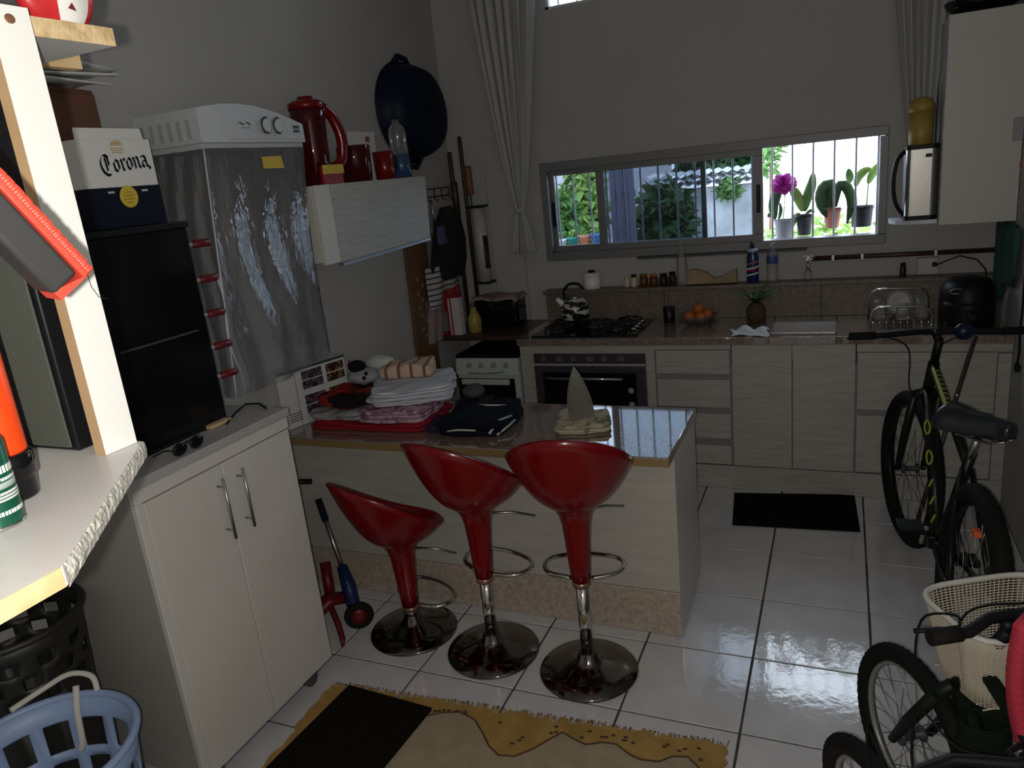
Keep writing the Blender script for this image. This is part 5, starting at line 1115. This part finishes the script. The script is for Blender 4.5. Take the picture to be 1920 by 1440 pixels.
    return t, Ms, dict(Ht=Ht, Hl=Hl, ST=ST, Bb=Bb, fc=fc, H=H, ax=ax, R=R)
BKF = mat('frame_black', (.006, .007, .006), .35, spec=.25); LIME = mat('lime_decal', (.30, .34, .035), .4)
bt, Ms, g_ = bicycle('mountain_bike', 'black mountain bike with lime decals beside the base cabinets', (2.29, -2.07), (-.10, 1.0), .365, 1.06, R_(8), R_(4), 1.045, .84, (.225, -.015, .868), (.44, 0, .31), BKF, BKF, tw=.033, hbw=.34, tr=.021, saddle_rot=R_(-138), saddle_m=mat('saddle_vinyl', (.015, .018, .024), .22))
# lime stripe and letters on top tube, letters on fork leg
d = (g_['ST']-g_['Ht']); b = B(); Mt_ = frame_M(g_['Ht'], d, (0, 1, 0)); Lt = d.length
b.surf(lambda u, v: (.04+u*(Lt*.62), .0195*math.sin(.35+.75*v), -.0195*math.cos(.35+.75*v)), 12, 4, M=Mt_); b.build('lime_stripe', LIME, bt, local=True, solid=.001)
b = B()
for k in range(9): b.surf(lambda u, v: (.06+k*.032+.016*u, .0196*math.sin(-.6+.8*v), -.0196*math.cos(-.6+.8*v)), 2, 4, M=Mt_)
for k in range(5): b.surf(lambda u, v: (Lt*.66+k*.016+.008*u, .0196*math.sin(.1+.7*v), -.0196*math.cos(.1+.7*v)), 2, 4, M=Mt_)
b.build('frame_lettering', mat('olive_decal', (.12, .15, .02), .4), bt, local=True, solid=.001)['kind'] = 'stuff'
d = g_['Bb']-g_['Hl']; Mt_ = frame_M(g_['Hl'], d, (0, 1, 0)); b = B(); Ld = d.length
for k in range(2): b.tube([Mt_ @ Vector((Ld*(.28+.20*k)+.030*math.cos(a), .026*math.sin(.3+.45*(1+math.sin(a))), -.0265*math.cos(.3+.45*(1+math.sin(a))))) for a in [i*2*PI/16 for i in range(16)]], .0045, 6, True)
for k in range(3): b.tube([Mt_ @ Vector((Ld*(.62+.11*k), .010, -.0245)), Mt_ @ Vector((Ld*(.62+.11*k)+.03, .024, -.0105))], .0045, 6)
b.build('down_tube_lettering', LIME, bt, local=True)['kind'] = 'stuff'
b = B(); b.box((-.020, -.012, -.010), (.020, .012, .010), .003, M=Matrix.Translation((.03, 0, .57))); rf = b.build('rear_reflector', mat('reflector', (.75, .14, .04), .2), bt, local=True)
b = B(); b.sphere((g_['H'].x+.06, -.10, g_['H'].z+.012), (.032, .038, .036), 16, 10); b.build('blue_bell', mat('bell_blue', (.004, .010, .035), .35, spec=.3), bt, local=True)
# child's bike with cream basket
KF = mat('frame_dark_green', (.006, .010, .006), .5, spec=.2); KR = mat('rim_grey', (.28, .28, .25), .4, .5)
kt, Mk, gk = bicycle('child_bike', 'small dark child bike with a cream front basket', (2.435, -3.365), (-.45, .893), .25, .76, R_(3), R_(2), .80, .45, (.14, 0, .60), (.34, 0, .26), KF, KR, tw=.026, hbw=.22, tr=.020, rise=.03, barback=.04)
b = B(); Mb2 = Mk
def bask(u, v):
    th = 2*PI*u; e = 4.5; c, s = math.cos(th), math.sin(th); rr = (abs(c)**e+abs(s)**e)**(-1/e); k = .74+.26*v
    return (.585+.125*c*rr*k, -.110+.165*s*rr*k, .545+.205*v)
BK = b
for i in range(30):
    v = i/29; b.tube([bask(j/48, v) for j in range(48)], .0019, 4, True, M=Mk)
for j in range(96): b.tube([bask(j/96, v/4) for v in range(5)], .0014, 4, M=Mk)
for i in range(9): b.tube([(.50+i*.0215, -.23, .545), (.50+i*.0215, .01, .545)], .002, 5, M=Mk)
CRM = mat('basket_cream', (.46, .41, .32), .55)
bk = b.build('basket', CRM, kt, local=True); bk['kind'] = 'stuff'
b = B(); b.tube([bask(j/48, 1.0) for j in range(48)], .0075, 8, True, M=Mk); b.build('basket_rim', mat('basket_rim', (.50, .48, .44), .5), kt, local=True)
b = B(); b.surf(lambda u, v: (bask(.30+u*.4, .06+v*.88)[0]+.004, bask(.30+u*.4, .06+v*.88)[1], bask(0, .06+v*.88)[2]), 12, 6, M=Mk); b.build('basket_back', mat('basket_cream', (.46, .41, .32), .55), kt, local=True, solid=.0015)
b = B(); b.surf(lambda u, v: (.50+.10*math.sin(PI*u)*0+ .05*math.cos(6.28*u)*(1-.2*v), .07*math.sin(6.28*u)*(1-.2*v), .33+.19*v), 20, 6, cu=True, M=Mk); b.build('head_pad', mat('pad_dark_green', (.007, .011, .006), .95, spec=.1), kt, local=True, solid=.006)
# second child's bike in front
k2, Mk2, g2 = bicycle('child_bike', 'second small child bike, nearest wheel at the bottom edge', (2.31, -3.76), (-.36, .90), .245, .76, R_(12), R_(-2), .66, .52, (.16, 0, .52), (.34, 0, .25), KF, KR, tw=.026, hbw=.20, tr=.022, rise=.01, barback=.04)
# red jacket on the bikes
q0, q1 = at(1912, 1172, 'y', -3.02), at(1914, 1392, 'y', -3.02)
t = thing('red_jacket', 'red quilted jacket hanging over the child bike at the right edge', 'jacket', (q0.x+.08, -3.02, q1.z))
b = B(); b.surf(lambda u, v: (q0.x+(q1.x-q0.x)*v+.015*math.sin(PI*v)*-1 + .16*u, -3.03+.05*math.sin(u*5)+.0015*math.sin(v*90), q0.z+.02*math.sin(PI*u)+(q1.z-q0.z)*v), 16, 40); b.build('fabric', mat('jacket_red', (.42, .025, .05), .85), t, solid=.03)
# ================================================================== upper right cabinet
t = thing('white_wall_unit', 'white wall cabinet hung in the right corner', 'wall cabinet', (2.5, -.18, 1.40))
b = B(); b.box((2.340, -.403, 1.412), (XR-.002, -.001, 2.352), .002); b.build('body', mat('unit_side', (.46, .48, .48), .5), t)
b = B(); b.box((2.337, -.422, 1.409), (XR-.003, -.404, 2.354), .003); dd = b.build('door', mat('unit_door', (.48, .468, .43), .45), t)
q = at(1905, 242, 'y', -.422); b = B(); b.box((q.x-.012, -.432, q.z-.05), (q.x+.03, -.4225, q.z+.05), .003); b.build('grey_magnet', GREY, dd)
q = at(1914, 308, 'y', -.422); b = B(); b.box((q.x-.006, -.430, q.z-.010), (q.x+.02, -.4225, q.z+.010), .002); b.build('orange_magnet', mat('magnet_orange', (.35, .07, .02), .5), dd)
b = B(); b.lathe([(.09, 0), (.145, .035), (.16, .07), (.155, .07), (.14, .036), (.088, .006), (.001, .004)], 32, (2.490, -.22, 2.3545)); tag(b.build('black_wok', BLACKG), 'dark round pan on top of the white wall cabinet', 'pan')
t = thing('corner_shelf', 'white end shelf on the side of the wall cabinet', 'shelf', (2.24, -.14, 1.41))
pl = [(2.3365, -.34), (2.3365, -.115), (2.13, -.115), (2.13, -.20)] + [(2.13+.18*(1-math.cos(a)), -.20-.14*math.sin(a)) for a in [R_(i*15) for i in range(1, 6)]]
b = B(); b.prism(pl, 1.412, 1.432); b.build('board', mat('shelf_white', (.60, .62, .68), .4), t)
t = thing('steel_canister', 'tall brushed steel box canister with black curved handle', 'canister', (2.26, -.225, 1.433)); Z = 1.4325
def rbox(b, cx, cy, hx_, hy_, z0, z1, r, M=None):
    pts = []
    for (sx, sy, a0) in ((1, 1, 0), (-1, 1, 90), (-1, -1, 180), (1, -1, 270)):
        for i in range(6): a = R_(a0+90*i/5); pts.append((cx+sx*(hx_-r)+r*math.cos(a), cy+sy*(hy_-r)+r*math.sin(a)))
    b.prism(pts, z0, z1)
b = B(); rbox(b, 2.262, -.225, .072, .105, Z+.022, 1.775, .03); b.build('body', STEEL, t)
b = B(); rbox(b, 2.262, -.225, .074, .107, Z, Z+.021, .03); b.build('base', BLACK, t)
b = B(); rbox(b, 2.262, -.225, .074, .107, 1.7755, 1.795, .03); b.build('lid', BLACK, t)
b = B(); b.tube(smooth([(2.195, -.26, 1.775), (2.155, -.275, 1.73), (2.140, -.28, 1.63), (2.150, -.28, 1.53), (2.185, -.27, 1.465), (2.20, -.26, 1.46)]), .011, 10); b.build('handle', BLACK, t)
b = B(); b.box((2.275, -.3315, 1.735), (2.303, -.3295, 1.752)); b.build('badge', BLACK, t)
t = thing('yellow_canister', 'mustard yellow round canister standing on the steel canister', 'canister', (2.258, -.225, 1.796))
b = B(); b.lathe([(.052, 0), (.055, .004), (.057, .155)], 28, (2.258, -.225, 1.7955)); b.build('body', mat('canister_yellow', (.34, .22, .045), .45), t)
b = B(); b.lathe([(.059, .1552), (.059, .185), (.045, .215), (.02, .225), (.001, .226)], 28, (2.258, -.225, 1.7955)); b.build('lid', mat('canister_yellow', (.34, .22, .045), .45), t)
# green towel and cords on the right wall
GT_ = mat('green_cloth', (.010, .045, .025), .9, col2=(.02, .075, .055), scale=6)
t = thing('green_towel', 'dark green towel hanging on the right wall under the cabinet', 'towel', (2.66, -.40, 1.02))
b = B(); b.surf(lambda u, v: (XR-.018-.012*math.sin(u*14+v), -.62+.50*u, 1.395-(.22+.20*u+.03*math.sin(u*9))*v), 30, 16); b.build('fabric', GT_, t, solid=.008)
t = thing('hanging_cord', 'thin black cord with a hook hanging on the right wall', 'cord', (2.66, -.75, .78))
b = B(); b.tube([(XR-.008, -.72, 1.22), (XR-.010, -.74, 1.05), (XR-.02, -.78, .95), (XR-.012, -.76, .86), (XR-.014, -.75, .80)], .005, 6); b.build('cord', RUBBER, t)
b = B(); b.box((XR-.026, -.775, .765), (XR-.006, -.735, .80), .004); b.build('plug', BLACK, t)
# broomstick leaning behind the bicycle
t = thing('broomstick', 'thin brown broomstick leaning between worktop and bicycle', 'broomstick', (2.38, -1.2, 0))
a_, c_ = at(1826, 640, 'y', -.64), at(1793, 745, 'y', -.72)
dd_ = (c_-a_); k_ = a_.z/-dd_.z; e_ = a_+dd_*k_*.985
b = B(); b.tube([a_-dd_*.10, e_], .011, 10); b.build('stick', mat('stick_brown', (.05, .03, .02), .5), t)
b = B(); b.cyl(tuple(a_+dd_*.93), tuple(a_+dd_*1.0), .013, n=10); b.build('ferrule', STEEL, t)
# ================================================================== laundry hampers, cable, scooter
def hamper(name, label, c, r0, r1, h, m, ncol, zrows, gapf, rimh, group=None, stagger=False):
    t = thing(name, label, 'laundry basket', (c[0], c[1], 0)); b = B(); n = ncol*6
    zs = sorted(set([0, h-rimh] + [z for q in zrows for z in q])); g = {}
    def pt(i, z): k = z/h; r = r0+(r1-r0)*k; a = 2*PI*i/n; return (c[0]+r*math.cos(a), c[1]+r*math.sin(a), max(z, .002))
    vs_ = {}
    for z in zs+[h]:
        for i in range(n): vs_[(i, z)] = b.bm.verts.new(pt(i, z))
    zz = zs+[h] if zs[-1] != h else zs
    for k in range(len(zz)-1):
        hole = any(abs(zz[k]-q[0]) < 1e-6 for q in zrows); off = 3 if (stagger and k % 4 == 1) else 0
        for i in range(n):
            if hole and ((i+off) % 6) < gapf: continue
            f = b.bm.faces.new((vs_[(i, zz[k])], vs_[((i+1) % n, zz[k])], vs_[((i+1) % n, zz[k+1])], vs_[(i, zz[k+1])])); f.smooth = True
    f = b.bm.faces.new([vs_[(i, 0)] for i in range(n)])
    b.build('body', m, t, solid=.006)
    b = B(); b.tube([(c[0]+(r1+.006)*math.cos(a), c[1]+(r1+.006)*math.sin(a), h) for a in [2*PI*i/64 for i in range(64)]], .011, 8, True); b.build('rim', m, t)
    return t
hc = (.055, -3.735)
hamper('blue_hamper', 'pale blue plastic laundry basket with square openings', hc, .17, .225, .575, mat('hamper_blue', (.24, .33, .52), .45), 14, [(.06, .15), (.18, .27), (.30, .39), (.42, .51)], 4, .06)
b = B(); b.tube(smooth([(hc[0]-.06, hc[1]+.225, .58), (hc[0]-.09, hc[1]+.238, .615), (hc[0]-.15, hc[1]+.215, .625), (hc[0]-.20, hc[1]+.16, .602), (hc[0]-.215, hc[1]+.08, .595)]), .008, 8)
b.tube(smooth([(hc[0]-.115, hc[1]+.205, .602), (hc[0]-.10, hc[1]+.18, .54), (hc[0]-.10, hc[1]+.17, .45), (hc[0]-.11, hc[1]+.165, .42)]), .009, 8); tag(b.build('white_rope', mat('rope_white', (.52, .50, .45), .9)), 'white rope draped over the rim of the blue basket', 'rope')
hb_ = (-.322, -3.512)
hamper('black_hamper', 'black plastic laundry basket with oval openings behind the blue one', hb_, .14, .19, .76, mat('hamper_black', (.010, .010, .009), .5), 12, [(.560, .595), (.615, .65), (.67, .705)], 3, .04, stagger=True)
b = B(); b.tube([at(*q, 'z', .006) for q in ((235, 1372), (270, 1385), (310, 1402), (350, 1422), (395, 1446))], .0055, 6); tag(b.build('floor_cable', RUBBER), 'black cable on the floor beside the white cabinet', 'cable')
t = thing('kick_scooter', 'red and blue child kick scooter leaning behind the white cabinet', 'scooter', (.0, -2.35, 0))
SR = mat('scooter_red', (.10, .004, .005), .4, spec=.3); SB = mat('scooter_blue', (.006, .018, .075), .4, spec=.3)
wc = Vector((-.022, -2.325, .0665)); ht = Vector((-.315, -2.13, .60))
dv2 = (ht-wc)
Mw2 = frame_M(wc, (.80, .60, 0), (0, 0, 1))
b = B(); b.surf(lambda u, v: ((.048+.017*math.cos(2*PI*v))*math.cos(2*PI*u), (.048+.017*math.cos(2*PI*v))*math.sin(2*PI*u), .016*math.sin(2*PI*v)), 32, 10, cu=True, cv=True, M=Mw2); w_ = b.build('front_wheel', RUBBER, t)
b = B(); b.lathe([(.036, -.014), (.036, .014), (.01, .015)], 20, M=Mw2); b.build('wheel_disc', SR, w_)
b = B(); b.tube([wc+Vector((-.02, .0, .05)), wc+dv2*.22, wc+dv2*.36], [.030, .032, .022], 10); b.build('fork_guard', SB, t)
b = B(); b.tube([wc+dv2*.34, wc+dv2*.78], .011, 10); b.build('steering_tube', STEEL, t)
b = B(); b.tube([wc+dv2*.70, wc+dv2*.86], .016, 10); b.build('clamp', NAVY, t)
b = B(); b.tube([ht+Vector((-.16, -.16, .03)), ht+Vector((-.03, -.03, .01)), ht], .013, 10); b.build('handlebar', BLACK, t)
b = B(); b.tube([wc+dv2*.14+Vector((-.03, -.02, 0)), wc+Vector((-.10, -.06, .10)), wc+Vector((-.16, -.10, .03)), wc+Vector((-.30, -.20, .02))], [.025, .030, .032, .030], 10, flat=1.6); b.build('deck', SR, t)
b = B(); b.tube([wc+Vector((-.13, -.01, .05)), wc+dv2*.40+Vector((-.06, -.03, 0))], .024, 10); b.build('folding_bracket', SR, t)
b = B(); b.tube([wc+Vector((-.10, -.06, .08)), wc+Vector((-.05, -.085, .0)), wc+Vector((-.01, -.12, -.040)), wc+Vector((.005, -.145, -.058))], [.014, .014, .013, .007], 8); b.build('kickstand', SR, t)
b = B()
for k in range(3): b.sphere(wc+dv2*(.14+.05*k)+Vector((.018, -.026, .012)), .006, 8, 6)
b.build('chrome_studs', CHROME, t)['kind'] = 'stuff'
Mw3 = frame_M(wc+Vector((-.33, -.17, 0)), (.80, .60, 0), (0, 0, 1))
b = B(); b.surf(lambda u, v: ((.048+.017*math.cos(2*PI*v))*math.cos(2*PI*u), (.048+.017*math.cos(2*PI*v))*math.sin(2*PI*u), .016*math.sin(2*PI*v)), 32, 10, cu=True, cv=True, M=Mw3); b.build('rear_wheel', RUBBER, t)
